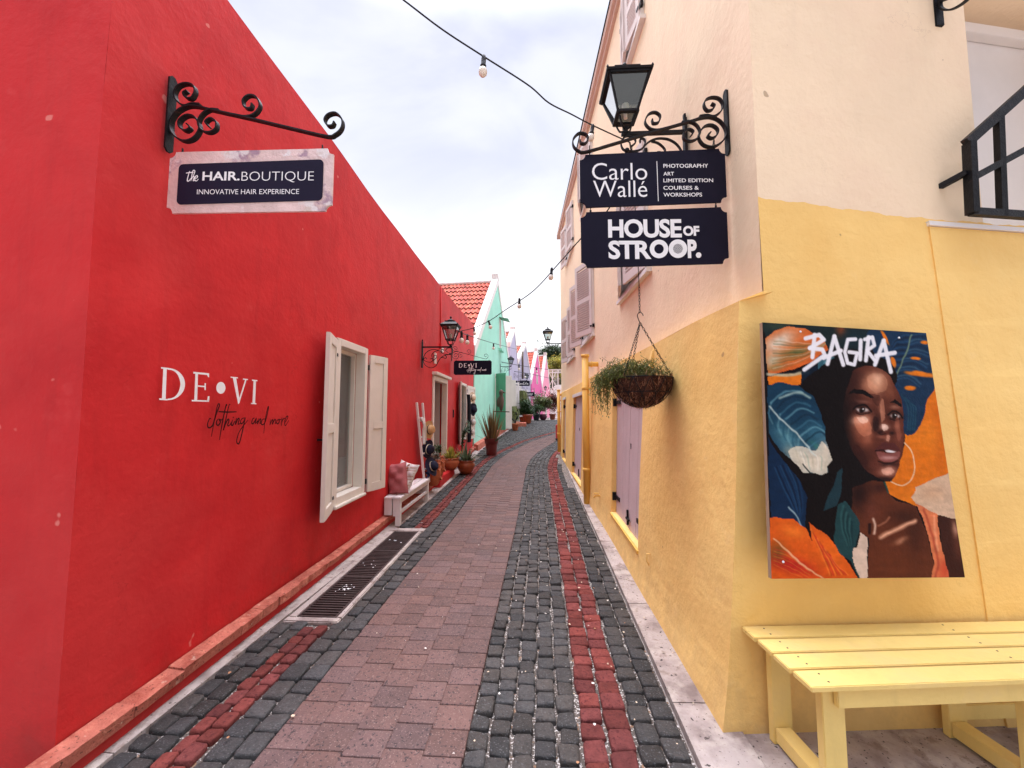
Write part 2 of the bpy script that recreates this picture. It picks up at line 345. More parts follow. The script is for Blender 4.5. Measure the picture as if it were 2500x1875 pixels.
Y0, Y1 = .9, 27
for k in range(2):
    w = .105; column_of(blk, -1.92+k*w, -1.92+(k+1)*w-.004, .115, .028, .007, .008, (.55, 1.5), Y0, 29)
    column_of(redc, -1.705+k*.09, -1.705+(k+1)*.09-.004, .105, .030, .006, .008, (.7, 1.35), Y0, 24)
    column_of(blk, -1.52+k*.132, -1.52+(k+1)*.132-.005, .125, .030, .007, .008, (.6, 1.6), Y0, Y1)
for k in range(44):   # cobble fan that widens where the lane bends, tint lightened for reflected light
    column_of(blk, -1.92-.12*(k+1), -1.92-.12*k-.004, .135, .028, .007, .006, (.8, 1.9), 12.2, 29)
column_of(blk, 0, 1, .12, .028, .004, .006, (.6, 1.5), 2.9, 5.15, x0f=lambda y, u: -1.448 if u == 0 else -1.393+shf(y))
pw = .93/5
for k in range(5): column_of(pav, -1.255+k*pw, -1.255+(k+1)*pw+.006, .152, .034, .0014, .0022, (.78, 1.18), Y0+(.075 if k % 2 else 0), Y1, .06)
for k in range(5):
    w = .545/5; column_of(blk, -.322+k*w, -.322+(k+1)*w-.005, .108, .030, .008, .010, (.6, 1.7), Y0, Y1)
for k in range(2):
    column_of(redc, .228+k*.128, .228+(k+1)*.128-.005, .112, .032, .007, .009, (.7, 1.4), Y0, Y1, right=True)
    column_of(blk, .488+k*.118, .488+(k+1)*.118-.005, .115, .030, .007, .009, (.5, 1.4), Y0, Y1, right=True)
struct(blk.build('road_dark_cobblestones', STONE)); struct(redc.build('road_red_cobblestones', RSTONE)); struct(pav.build('road_brick_pavers', PAVER))
# concrete kerb slabs along the right wall and the strip along the left wall
kb = MB(); y = -.5
while y < 12.4:
    s = rnd.uniform(1.0, 1.7); y2 = min(y+s, 12.45); n = 5
    for i in range(n):
        a = y+(y2-.008-y)*i/n; c = y+(y2-.008-y)*(i+1)/n
        xa, xc = bandR(a)+.012, bandR(c)+.012; wa, wc = max(wallR(a)+.09, xa+.03), max(wallR(c)+.09, xc+.03)
        if a < 2.0: wa = wc = 1.02
        kb.hexa([(xa, a, gz(a)-.05), (wa, a, gz(a)-.05), (wc, c, gz(c)-.05), (xc, c, gz(c)-.05), (xa, a, gz(a)+.036), (wa, a, gz(a)+.042), (wc, c, gz(c)+.042), (xc, c, gz(c)+.036)])
    y = y2
struct(kb.build('kerb', CONC))
ap = MB(); ap.box2((1.03, -.5, -.05), (6, 2.3, .03)); struct(ap.build('pavement', CONC))
lk = MB(); y = .2
while y < 13.2:
    s = rnd.uniform(1.1, 1.9); y2 = min(y+s, 13.3)
    for i in range(4):
        a = y+(y2-.006-y)*i/4; c = y+(y2-.006-y)*(i+1)/4
        lk.hexa([(-2.05, a, gz(a)-.05), (bandL(a)-.012, a, gz(a)-.05), (bandL(c)-.012, c, gz(c)-.05), (-2.05, c, gz(c)-.05), (-2.05, a, gz(a)+.034), (bandL(a)-.012, a, gz(a)+.028), (bandL(c)-.012, c, gz(c)+.028), (-2.05, c, gz(c)+.034)])
    y = y2
struct(lk.build('gutter_strip', CONC))
# ------------------------------------------------------------------ drain grate
t = thing('drain_grate', (-1.66, 4.05, 0), 'long rusty slotted drain cover set in a pale concrete rim beside the red wall', 'drain')
f = MB()
for a, b_ in (((-1.88, 2.92, .0), (-1.455, 2.985, .034)), ((-1.88, 5.12, .0), (-1.42, 5.24, .034)), ((-1.502, 2.987, .0), (-1.455, 5.118, .033)), ((-1.88, 2.987, .0), (-1.812, 5.118, .030))): f.box2(a, b_)
f.build('rim', CONC, t, bevel=.008)
f = MB(); f.box2((-1.81, 2.99, .006), (-1.505, 5.115, .012)); f.build('pit', DARKI, t)
f = MB(); y = 3.0
f.box2((-1.811, 2.992, .010), (-1.795, 5.112, .030)); f.box2((-1.519, 2.992, .010), (-1.503, 5.112, .030))
while y < 5.1: f.box2((-1.794, y, .010), (-1.52, y+.017, .028)); y += .0385
for yy in (3.7, 4.4): f.box2((-1.794, yy, .0285), (-1.52, yy+.02, .0315))
f.build('bars', STEEL, t)
f = MB()
for i in range(34):
    cy_ = rnd.choice([3.45, 3.5, 4.0, 4.05, 4.7]); x = rnd.gauss(-1.66, .05); y = rnd.gauss(cy_, .04); s_ = rnd.uniform(.004, .012); a = rnd.uniform(0, 6.3)
    f.poly([(x+s_*math.cos(a+k*1.26)*rnd.uniform(.5, 1.3), y+s_*math.sin(a+k*1.26)*rnd.uniform(.5, 1.3), .0335) for k in range(5)])
struct(f.build('shell_grit', WLET), 'stuff')
# litter: fallen petals and leaves, shell grit
lit = MB()
for i in range(260):
    y = rnd.uniform(1.2, 12)**1.0; x = rnd.choice([rnd.uniform(-1.9, .95), rnd.uniform(.2, .95), rnd.uniform(-.35, .9)])+shf(y)*.8
    if in_drain(x, y): continue
    s = rnd.uniform(.004, .011); a = rnd.uniform(0, 6.3); z = gz(y)+.047
    lit.col = rnd.choice([(1, 1, 1.01), (.9, .75, .6), (.55, .3, .18), (.95, .85, .7)])
    pts = [(x+s*math.cos(a+k*1.05)*rnd.uniform(.6, 1.2), y+s*math.sin(a+k*1.05)*rnd.uniform(.6, 1.2), z+rnd.uniform(-.003, .003)) for k in range(6)]
    lit.poly(pts)
struct(lit.build('fallen_petals', mat('petal', (.75, .70, .62), .8, .2, tint=True)), 'stuff')
# ------------------------------------------------------------------ walls with openings
def wall_mesh(P, ub, vb, holes, depth, b=None, rev=None):
    """P(u,v)->point. ub,vb break lists. holes: (u0,u1,v0,v1). depth: reveal vector."""
    b = b or MB()
    us = sorted(set(ub+[h[0] for h in holes]+[h[1] for h in holes])); vs = sorted(set(vb+[h[2] for h in holes]+[h[3] for h in holes]))
    idx = {}
    def vi(u, v):
        if (u, v) not in idx: idx[(u, v)] = len(b.v); b.v.append(tuple(P(u, v)))
        return idx[(u, v)]
    for i in range(len(us)-1):
        for j in range(len(vs)-1):
            uc, vc = (us[i]+us[i+1])/2, (vs[j]+vs[j+1])/2
            if any(h[0] < uc < h[1] and h[2] < vc < h[3] for h in holes): continue
            b.face((vi(us[i], vs[j]), vi(us[i+1], vs[j]), vi(us[i+1], vs[j+1]), vi(us[i], vs[j+1])))
    d = Vector(depth)
    for (u0, u1, v0, v1) in holes:
        c = [Vector(P(u0, v0)), Vector(P(u1, v0)), Vector(P(u1, v1)), Vector(P(u0, v1))]
        for i in range(4): a, e = c[i], c[(i+1) % 4]; b.quad(a, e, e+d, a+d)
    return b
def frange(a, b, n): return [a+(b-a)*i/n for i in range(n+1)]
# ---- red building -------------------------------------------------
XR = -2.06
ZT = [(1.6, 4.385), (8.4, 4.41), (8.44, 4.43), (13.4, 4.66)]
def PR(y, v):   # v in 0..1 above 3 m is scaled to the sloping wall head
    z = v if v <= 3 else 3+(v-3)*(lerp(ZT, y)-3)
    if v == 0: z = gz(y)-.05
    return (XR+.012*math.sin(y*1.3+z*.9)+.006*math.sin(y*3.1-z*2.3), y, z)
rb = thing('red_building', (XR, 6, 0), 'long deep red building with cream framed openings and brick ledge along its foot', 'building')
win1 = (3.88, 4.64, .63, 2.38); door1 = (7.86, 9.22, .34, 2.36); win2 = (10.75, 11.9, .75, 2.45)
w = wall_mesh(PR, frange(1.66, 13.4, 24), [0, .12, .3, .8, 1.3, 1.8, 2.3, 2.8, 3, 3.5, 4], [win1, door1, win2], (-.22, 0, 0))
# front face, top cap and end
fr = [(-2.06-.45*i, 1.66-.0*i) for i in range(0, 14)]
for i in range(13):
    for j in range(8):
        za, zb = 4.385*j/8+(.0-.05 if j == 0 else 0), 4.385*(j+1)/8
        xa = -2.06 if i == 0 else fr[i][0]
        w.quad((fr[i][0]+(.012*math.sin(1.66*1.3+za*.9)+.006*math.sin(5.15-za*2.3) if i == 0 else 0), 1.66, za), (fr[i+1][0], 1.66, za), (fr[i+1][0], 1.66, zb), (fr[i][0]+(.012*math.sin(1.66*1.3+zb*.9)+.006*math.sin(5.15-zb*2.3) if i == 0 else 0), 1.66, zb))
for i in range(24):
    a, c = 1.66+11.74*i/24, 1.66+11.74*(i+1)/24
    p, q = PR(a, 4), PR(c, 4); w.quad(p, q, (-2.5, c, q[2]+.01), (-2.5, a, p[2]+.01)); w.quad((-2.5, a, p[2]+.01), (-2.5, c, q[2]+.01), (-2.5, c, 1), (-2.5, a, 1))
w.quad(PR(13.4, 0), (-6, 13.4, 0), (-6, 13.4, 4.66), PR(13.4, 4))
w.box2((-7.9, 1.66, 4.2), (-2.52, 1.9, 4.385))
w.build('wall', RED, rb)
# brick ledge: individual slabs on a red footing
foot = MB()
for i in range(24):
    a, c = 1.6+11.7*i/24, 1.6+11.7*(i+1)/24
    foot.hexa([(-2.05, a, gz(a)-.03), (-1.982, a, gz(a)-.03), (-1.982, c, gz(c)-.03), (-2.05, c, gz(c)-.03), (-2.05, a, gz(a)+.095), (-1.99, a, gz(a)+.09), (-1.99, c, gz(c)+.09), (-2.05, c, gz(c)+.095)])
foot.build('footing', RED, rb)
y = 1.45; lb = MB()
while y < 13.2:
    s = rnd.choice([.2, .27, .34, .42])*rnd.uniform(.9, 1.1); o = rnd.uniform(-.006, .006); z = gz(y)
    x1 = -1.945+rnd.uniform(-.009, .006); e = rnd.uniform(.0, .014)
    if not 3.86 < y < 3.95 and not (7.9 < y < 9.2):
        n_ = max(4, int(s/.045)); dd = [rnd.choice([0, 0, .004, .008, .018])*rnd.random() for _ in range(n_+1)]
        for k in range(n_):
            a, c = y+s*k/n_, y+s*(k+1)/n_-(.0025 if k == n_-1 else 0); d1, d2 = dd[k], dd[k+1]
            lb.hexa([(-2.05, a, z+.098), (x1-.012-d1, a, z+.098), (x1-.012-d2, c, z+.098), (-2.05, c, z+.098), (-2.05, a, z+.165+o), (x1-e-d1, a, z+.155+o), (x1-e-d2, c, z+.155+o), (-2.05, c, z+.165+o)])
    y += s
    if 7.9 < y < 8.5 and lb.v: lb.build('brick_ledge', BRICK, rb); lb = MB()
lb.build('brick_ledge', BRICK, rb)
stp = MB(); stp.box2((-2.07, 7.82, gz(8)-.02), (-1.86, 9.3, gz(8.5)+.22)); stp.build('door_step', RED, rb, bevel=.015)
def frame_x(b, y0, y1, z0, z1, w, x0, x1, sill=True):
    b.box2((x0, y0, z0), (x1, y0+w, z1)); b.box2((x0, y1-w, z0), (x1, y1, z1)); b.box2((x0, y0+w, z1-w), (x1, y1-w, z1)); b.box2((x0, y0+w, z0), (x1, y1-w, z0+w))
b = MB(); frame_x(b, 3.885, 4.635, .635, 2.375, .075, -2.14, -2.025); frame_x(b, 3.962, 4.558, .712, 2.298, .035, -2.2, -2.142)
wf = b.build('window', TRIM, rb, bevel=.004)
b = MB(); b.box2((-2.19, 3.998, .748), (-2.184, 4.522, 2.262)); b.build('pane', GLS, wf)
b = MB(); b.box2((-2.16, 3.9, .60), (-1.995, 4.62, .632)); b.build('sill', TRIM, wf, bevel=.006)
b = MB(); b.box2((-3.4, 3.5, .5), (-2.42, 3.52, 2.6)); b.box2((-3.4, 5.2, .5), (-2.42, 5.22, 2.6)); b.box2((-3.42, 3.52, .5), (-3.4, 5.2, 2.6)); b.build('room', GINT, wf)
b = MB(); b.box2((-2.38, 3.95, .7), (-2.36, 4.36, 2.3)); 
for k in range(3): b.box2((-2.358, 3.97, .95+k*.45), (-2.335, 4.34, .98+k*.45))
b.build('pale_backing_board', GINT, wf)  # added pale board, catches light behind the pane so the window looks grey
def shutter(parent, hinge, ang, w, z0, z1, mt, name='shutter', louv=False, th=.038, hm=IRON, splits=(0.48,)):
    """flat leaf hinged at `hinge` (x,y), pointing along angle ang (rad, in plan)"""
    d = Vector((math.cos(ang), math.sin(ang), 0)); n = Vector((-d.y, d.x, 0)); h = Vector((hinge[0], hinge[1], 0))
    b = MB()
    def bx(u0, u1, za, zb, o0, o1):
        p = [h+d*u+n*o for u, o in ((u0, o0), (u1, o0), (u1, o1), (u0, o1))]
        b.hexa([(q.x, q.y, za) for q in p]+[(q.x, q.y, zb) for q in p])
    st = .075; t2 = th/2
    bx(0, st, z0, z1, -t2, t2); bx(w-st, w, z0, z1, -t2, t2)
    H = z1-z0; zs = [z0]+[z0+H*s for s in splits]+[z1]
    for i, zc in enumerate(zs):
        if i == 0: bx(st, w-st, zc, zc+.1, -t2, t2)
        elif i == len(zs)-1: bx(st, w-st, zc-.09, zc, -t2, t2)
        else: bx(st, w-st, zc-.045, zc+.045, -t2, t2)
    for i in range(len(zs)-1):
        a = zs[i]+(.1 if i == 0 else .045); c = zs[i+1]-(.09 if i == len(zs)-2 else .045)
        if louv:
            k = a+.008
            while k < c-.03:
                p = []
                for (u, o, zz) in ((st, -t2*.9, k), (w-st, -t2*.9, k), (w-st, t2*.9, k+.018), (st, t2*.9, k+.018)): q = h+d*u+n*o; p.append((q.x, q.y, zz))
                b.hexa(p+[(x, y_, z+.013) for x, y_, z in p]); k += .043
        else: bx(st, w-st, a, c, -t2*.35, t2*.35)
    o = b.build(name, mt, parent, bevel=0 if louv else .003)
    for zz in (z0+.13, z1-.16):
        hb = MB()
        q = h-d*.03; hb.box((q.x+n.x*0, q.y, zz), (.03, .05, .06)); hb.bar(tuple(h+d*.0+n*(t2+.004)+Vector((0, 0, zz))), tuple(h+d*.05+n*(t2+.004)+Vector((0, 0, zz))), .03, .006)
        hb.build('hinge', hm, o)
    return o
shutter(rb, (-2.035, 3.87), math.atan2(-.42, .14), .43, .60, 2.345, TRIM)
shutter(rb, (-2.035, 4.70), math.atan2(.42, .15), .32, .62, 2.31, TRIM)
# door
b = MB(); frame_x(b, 7.865, 9.215, .30, 2.355, .095, -2.16, -2.035); df = b.build('door_frame', TRIM, rb, bevel=.004)
b = MB(); b.box2((-2.14, 7.83, 2.365), (-1.95, 9.26, 2.43)); b.build('lintel_cap', TRIM, df, bevel=.008)
b = MB(); b.box2((-2.62, 7.96, .3), (-2.60, 9.12, 2.3)); b.box2((-2.6, 7.955, .3), (-2.2, 7.96, 2.3)); b.box2((-2.6, 9.12, .3), (-2.2, 9.125, 2.3)); b.build('door', GINT, rb)
b = MB(); b.box2((-2.58, 8.1, 1.95), (-2.5, 9.1, 2.2)); b.build('dark_upper_band', DARKI, rb)  # dark band across the upper part of the doorway interior
b = MB(); frame_x(b, 10.755, 11.895, .755, 2.445, .07, -2.14, -2.03); w2 = b.build('window', TRIM, rb, bevel=.004)
b = MB(); b.box2((-2.13, 10.83, .83), (-2.12, 11.82, 2.37)); b.build('pane', GLS, w2)
b = MB(); b.box2((-2.5, 10.6, .6), (-2.45, 12.1, 2.6)); b.build('room', DARKI, w2)
shutter(rb, (-2.035, 10.74), math.atan2(-.47, .13), .46, .70, 2.42, TRIM)
shutter(rb, (-2.035, 11.98), math.atan2(.9, .10), .95, .72, 2.42, TRIM)
b = MB(); b.tube([(-2.045, 8.42, 4.40), (-2.04, 8.42, 3.1)], .012); b.box((-2.03, 8.42, 3.05), (.05, .12, .12)); b.build('conduit', RED, rb)
b = MB(); b.box((-2.03, 8.47, 2.98), (.09, .13, .1)); b.build('junction_box', WTRIM, rb, bevel=.01)
b = MB(); b.box((-2.03, 7.95, 2.72), (.03, .09, .22)); b.build('wall_plaque', TRIM, rb)
b = MB(); b.box((-2.035, 9.9, 1.55), (.03, .05, .2)); b.build('door_bell', IRON, rb)
b = MB(); b.box((-2.03, 3.62, 1.33), (.05, .02, .02)); b.build('shutter_catch', IRON, rb)
# painted lettering on the wall
def ribbon2(b, pts, w, nrm, off, taper=True):
    pts = catmull([Vector(p) for p in pts], 5) if len(pts) > 2 else [Vector(p) for p in pts]
    nrm = Vector(nrm); n = len(b.v); k = len(pts)
    for i, p in enumerate(pts):
        d = (pts[min(i+1, k-1)]-pts[max(i-1, 0)]); d = d.normalized() if d.length > 1e-7 else Vector((0, 0, 1)); s = d.cross(nrm).normalized()
        ww = w*(.55+.45*math.sin(math.pi*(i+.5)/k)) if taper else w
        b.v += [tuple(p+s*ww/2+nrm*off), tuple(p-s*ww/2+nrm*off)]
    for i in range(k-1): b.face((n+2*i, n+2*i+1, n+2*i+3, n+2*i+2))
def zr(x, y): return atX(350+x/3.386, 700+y/3.386, XR+.022)
def zpoly(b, pts, off): b.poly([zr(*p)+Vector((off, 0, 0)) for p in pts])
b = MB(); o = 0
def add(pts):
    global o
    zpoly(b, pts, o); o += .0003
# D
add([(146, 664), (215, 672), (214, 684), (146, 676)]); add([(131, 922), (200, 928), (199, 940), (131, 936)]); add([(164, 668), (193, 670), (183, 936), (152, 934)])
def arcband(cx, cy, rx, ry, t, a0, a1, n=18, tx=None):
    tx = tx or t
    for i in range(n):
        a, c = a0+(a1-a0)*i/n, a0+(a1-a0)*(i+1)/n
        f = lambda q, e: (cx+(rx-e*(tx*abs(math.cos(q))+t*.45*abs(math.sin(q))))*math.cos(q), cy+(ry-e*(t*.6))*math.sin(q))
        zpoly(b, [f(a, 0), f(c, 0), f(c, 1), f(a, 1)], o)
arcband(200, 805, 143, 133, 22, -math.pi/2, math.pi/2, 20, 38); o += .0003
# E
add([(412, 703), (542, 716), (542, 748), (534, 748), (526, 730), (412, 718)]); add([(398, 935), (541, 940), (541, 952), (398, 947)]); add([(428, 705), (450, 707), (442, 946), (418, 944)])
add([(448, 815), (510, 820), (510, 831), (448, 827)]); add([(503, 797), (514, 798), (513, 855), (502, 854)]); add([(530, 905), (543, 905), (542, 940), (524, 939)])
b.build('painted_lettering', WPAINT, rb); b = MB()
zpoly(b, [(637+38*math.cos(a*.2617), 836+49*math.sin(a*.2617)) for a in range(24)], o); o += .0003
# V, I
add([(718, 743), (778, 749), (778, 758), (718, 753)]); add([(820, 759), (861, 763), (861, 772), (820, 768)]); add([(734, 748), (762, 751), (792, 935), (780, 972)]); add([(838, 764), (850, 765), (788, 962), (779, 972), (776, 960)])
add([(893, 767), (938, 772), (938, 782), (893, 777)]); add([(884, 960), (929, 963), (929, 972), (884, 969)]); add([(906, 772), (926, 774), (918, 966), (896, 964)])
b.build('painted_lettering', WPAINT, rb)
b = MB(); o = 0
SCR = [[(560, 1095), (548, 1090), (532, 1128), (533, 1158), (550, 1165), (575, 1140), (600, 1060), (628, 985), (624, 968), (612, 985), (590, 1090), (562, 1240)],
 [(622, 1092), (606, 1110), (605, 1138), (620, 1145), (636, 1120), (628, 1097), (646, 1102), (660, 1085)], [(690, 985), (683, 980), (655, 1110), (628, 1268)], [(620, 1032), (690, 1036), (770, 1034)],
 [(718, 975), (705, 985), (680, 1100), (660, 1187), (672, 1145), (698, 1096), (706, 1108), (696, 1144), (708, 1148), (728, 1120)], [(736, 1100), (725, 1138), (737, 1145), (755, 1110)], [(738, 1078), (744, 1084)],
 [(768, 1085), (757, 1140), (780, 1092), (790, 1096), (781, 1135), (802, 1128)], [(832, 1084), (810, 1093), (800, 1122), (813, 1131), (835, 1100), (838, 1086), (815, 1200), (792, 1288), (776, 1296), (769, 1270), (790, 1200), (830, 1142), (862, 1103)],
 [(917, 1085), (901, 1093), (893, 1125), (905, 1131), (925, 1100), (931, 1088), (923, 1130), (942, 1108)], [(949, 1090), (938, 1135), (960, 1095), (968, 1100), (960, 1130), (978, 1118)],
 [(1002, 1093), (982, 1098), (970, 1128), (984, 1140), (1006, 1110), (1031, 1005), (1025, 1000), (1003, 1100), (992, 1212)], [(1051, 1098), (1042, 1141), (1060, 1103), (1068, 1106), (1062, 1137), (1081, 1100), (1090, 1104), (1086, 1131), (1098, 1120)],
 [(1112, 1098), (1100, 1108), (1098, 1128), (1110, 1132), (1121, 1110), (1114, 1098), (1136, 1100)], [(1142, 1083), (1136, 1150)], [(1136, 1130), (1151, 1095), (1166, 1088)], [(1160, 1130), (1185, 1092), (1189, 1070), (1176, 1078), (1163, 1118), (1170, 1148), (1198, 1104)]]
for st in SCR: ribbon2(b, [zr(*p) for p in st], .0105, (1, 0, 0), o); o += .0003
b.build('painted_script', DPAINT, rb)
# ---- yellow and cream corner building ------------------------------
XC = [(2.08, 1.27), (5, 1.20), (8, 1.11), (12.6, .96)]      # upper cream wall
XS = [(2.08, 1.13), (2.6, 1.09), (5, 1.06), (8, 1.02), (12.6, .945)]   # shoulder of the thick base
ZSH = 2.2
yb_ = thing('corner_building', (1.6, 6, 0), 'tall cream building on a thick yellow base with louvered shutters and mauve ground floor doors', 'building')
YC = 2.06
def PLow(y, z):
    t = max(0, min(1, z/ZSH)); xb = wallR(y) if y > 1.9 else wallR(1.9)
    fl = .035*max(0, 1-z/.35)**2
    x = xb+(lerp(XS, y)-xb)*t**1.0-fl*(1 if y < 7 else .4)+.006*math.sin(y*2.3+z*3)
    if y < 2.061: y = YF(x, z if z > .0001 else .0001)
    return (x, y, z if z > 0 else gz(y)-.05)
YC = 2.06
def YF(x, z):
    t = max(0, min(1, z/2.8)); a = (1-t)*math.tan(R(5.0))+t*math.tan(R(10.5)); return YC+(x-.95)*a+.03*t-.02*max(0, 1-z/.3)**2
def PUp(y, z):
    x = lerp(XC, y)+.006*math.sin(y*1.1+z*1.7)*(y > 2.1)
    return (x, YF(x, 2.8) if y < 2.061 else y, z)
d1 = (3.72, 5.05, .33, 1.92); d2 = (7.75, 9.35, .16, 1.93); d3 = (11.0, 11.9, .2, 1.95)
low = wall_mesh(PLow, [2.06, 2.3, 2.6, 3, 3.4, 3.9, 4.5, 5, 5.6, 6.2, 7, 8, 9, 10, 11, 12, 12.6], [0, .08, .18, .3, .6, 1, 1.4, 1.8, 2.0, 2.2], [d1, d2, d3], (.12, 0, 0))
ysl = [2.06, 2.6, 3.4, 4.2, 5, 6, 7, 8, 9, 10, 11, 12, 12.6]
for a, c in zip(ysl, ysl[1:]): low.quad(PLow(a, 2.2), PLow(c, 2.2), (lerp(XC, c)+.01, c, 2.235), (lerp(XC, a)+.01, a, 2.235))
# front face (x from corner to the right), twisted: leans back at the top
def YF(x, z):
    t = max(0, min(1, z/2.8)); a = (1-t)*math.tan(R(5.0))+t*math.tan(R(10.5)); return YC+(x-.95)*a+.03*t-.02*max(0, 1-z/.3)**2
def xcorner(z):
    if z <= 2.2: return PLow(2.06, max(z, .0001))[0]
    return 1.13+(1.27-1.13)*min(1, (z-2.2)/.06)
XRT = 5.2; zP = 2.79
zs = [0.0001, .08, .18, .3, .6, 1, 1.4, 1.8, 2.0, 2.2, 2.26, 2.79]
yp = lambda x: YF(x, 2.8)
def front(b, zlist, x_end):
    n = 14
    for z0, z1 in zip(zlist, zlist[1:]):
        for i in range(n):
            def pt(z, k):
                xc = xcorner(z); x = xc+(x_end-xc)*(k/n); return (x, YF(x, z), z if z > .001 else -.03)
            b.quad(pt(z0, i), pt(z0, i+1), pt(z1, i+1), pt(z1, i))
front(low, zs[:-1]+[2.72], XRT)
low.build('base_wall', YEL, yb_)
# paint line on the front drops a little to the right: yellow lip
lip = MB(); 
wob = lambda x: 2.80-.05*min(1, (x-1.27)/.96)+.004*math.sin(x*17)+.003*math.sin(x*41+1)+.002*math.sin(x*90)
for i in range(160):
    a, c = 1.27+i*.024, 1.27+(i+1)*.024
    lip.quad((a, yp(a)-.0015, 2.70), (c, yp(c)-.0015, 2.70), (c, yp(c)-.0015, wob(c)), (a, yp(a)-.0015, wob(a)))
lip.build('yellow_paint_edge', YEL, yb_)
EAV = [(2.06, 7.0), (5, 7.12), (8, 7.2), (12.6, 7.42)]
def PUz(y, v): return PUp(y, v if v < 7 else lerp(EAV, y))
hA = [(3.95, 5.12, 3.08, 4.5), (7.0, 8.25, 3.02, 4.45), (9.45, 10.7, 2.98, 4.3)]
hB = [(3.95, 4.75, 5.86, 6.75), (6.9, 8.15, 5.8, 6.85), (9.45, 10.75, 5.78, 6.95)]
upw = wall_mesh(PUz, [2.06, 2.5, 3.2, 4.2, 5, 6, 7, 8, 9, 10, 11, 12, 12.6], [2.19, 2.6, 3.2, 4, 5, 6, 7.0], hA+hB, (.16, 0, 0))
# front cream face with door recess (x 2.62..3.7, z 2.7..4.05)
XJ = 2.76; 
def PFc(x, z): return (x, yp(x), z)
wall_mesh(PFc, [1.27+.3*i for i in range(14)]+[XRT], [2.72, 3.2, 3.8, 4.5, 5.5, 7.0], [(XJ, 3.95, 2.74, 4.50)], (.05, .34, 0), upw)
upw.quad((XRT, yp(XRT), 0), (XRT, 9, 0), (XRT, 9, 7), (XRT, yp(XRT), 7))
upw.quad(PUz(12.6, 2.19), (5.2, 13.2, 2.19), (5.2, 13.2, 7.4), PUz(12.6, 7.0)); upw.quad((.91, 12.6, 0), (5.2, 13.2, 0), (5.2, 13.2, 2.19), (.945, 12.6, 2.19))
upw.build('upper_wall', CREAM, yb_)
b = MB()
pr = [(0, 0), (-.05, .0), (-.055, .05), (-.10, .06), (-.11, .13), (0, .14)]
for a, c in zip(ysl, ysl[1:]):
    for (o0, z0), (o1, z1) in zip(pr, pr[1:]):
        A = lambda y, o_, z_: (lerp(XC, y)+o_, y, lerp(EAV, y)-.05+z_)
        b.quad(A(a, o0, z0), A(c, o0, z0), A(c, o1, z1), A(a, o1, z1))
b.quad((1.2, 12.6, 7.37), (1.2, 12.6, 7.51), (.85, 12.62, 7.51), (.85, 12.62, 7.37))
b.build('cornice', mat('cornice_paint', (.62, .44, .36), .6, .3, var=.05), yb_)
rf = MB(); rf.quad((1.16, 2.06, 7.09), (.85, 12.6, 7.51), (3.2, 12.6, 9.0), (3.2, 2.06, 8.9)); rf.quad((3.2, 2.06, 8.9), (3.2, 12.6, 9), (5.3, 12.6, 7.4), (5.3, 2.06, 7.4)); rf.build('roof', TILE, yb_)
# upper floor windows with louvered shutters
def louver_window(y0, y1, z0, z1, ang0, ang1, w0, w1, low=True):
    xa, xb = lerp(XC, y0), lerp(XC, y1); xm = min(xa, xb)
    b = MB(); 
    for (a, c, za, zb) in ((y0, y0+.06, z0, z1), (y1-.06, y1, z0, z1), (y0+.06, y1-.06, z1-.06, z1), (y0+.06, y1-.06, z0, z0+.06)):
        p0, p1 = lerp(XC, a), lerp(XC, c); b.hexa([(p0-.03, a, za), (p0+.08, a, za), (p1+.08, c, za), (p1-.03, c, za), (p0-.03, a, zb), (p0+.08, a, zb), (p1+.08, c, zb), (p1-.03, c, zb)])
    wn = b.build('window', WTRIM, yb_)
    b = MB(); b.hexa([(xa+.1, y0, z0), (xa+.11, y0, z0), (xb+.11, y1, z0), (xb+.1, y1, z0), (xa+.1, y0, z1), (xa+.11, y0, z1), (xb+.11, y1, z1), (xb+.1, y1, z1)]); b.build('pane', GLS, wn)
    b = MB(); b.box2((max(xa, xb)+.2, y0-.1, z0-.1), (max(xa, xb)+.22, y1+.1, z1+.1)); b.build('room', DARKI, wn)
    b = MB(); b.hexa([(xa-.055, y0-.05, z0-.05), (xa+.02, y0-.05, z0-.05), (xb+.02, y1+.05, z0-.05), (xb-.055, y1+.05, z0-.05), (xa-.055, y0-.05, z0-.004), (xa+.02, y0-.05, z0-.004), (xb+.02, y1+.05, z0-.004), (xb-.055, y1+.05, z0-.004)]); b.build('sill', WTRIM, wn)
    if w0: shutter(yb_, (xa-.03, y0+.02), ang0, w0, z0+.02, z1-.01, LSH, louv=True)
    if w1: shutter(yb_, (xb-.03, y1-.02), ang1, w1, z0+.02, z1-.01, LSH, louv=True)
LSH = mat('pinkish_white_paint', (.70, .61, .56), .5, .4, var=.05, streak=.1)
A = lambda dx, dy: math.atan2(dy, dx)
louver_window(*hA[0], A(-.10, .55), A(-.12, -.55), .56, .56)
louver_window(*hA[1], A(-.23, .55), A(-.16, .5), .6, .6)
louver_window(*hA[2], A(-.10, .55), A(-.12, .55), .55, .55)
louver_window(*hB[0], A(-.06, .4), A(-.06, -.4), .38, .38)
louver_window(*hB[1], A(-.14, .55), A(-.12, -.55), .56, .56)
louver_window(*hB[2], A(-.10, .55), A(-.12, .55), .55, .5)
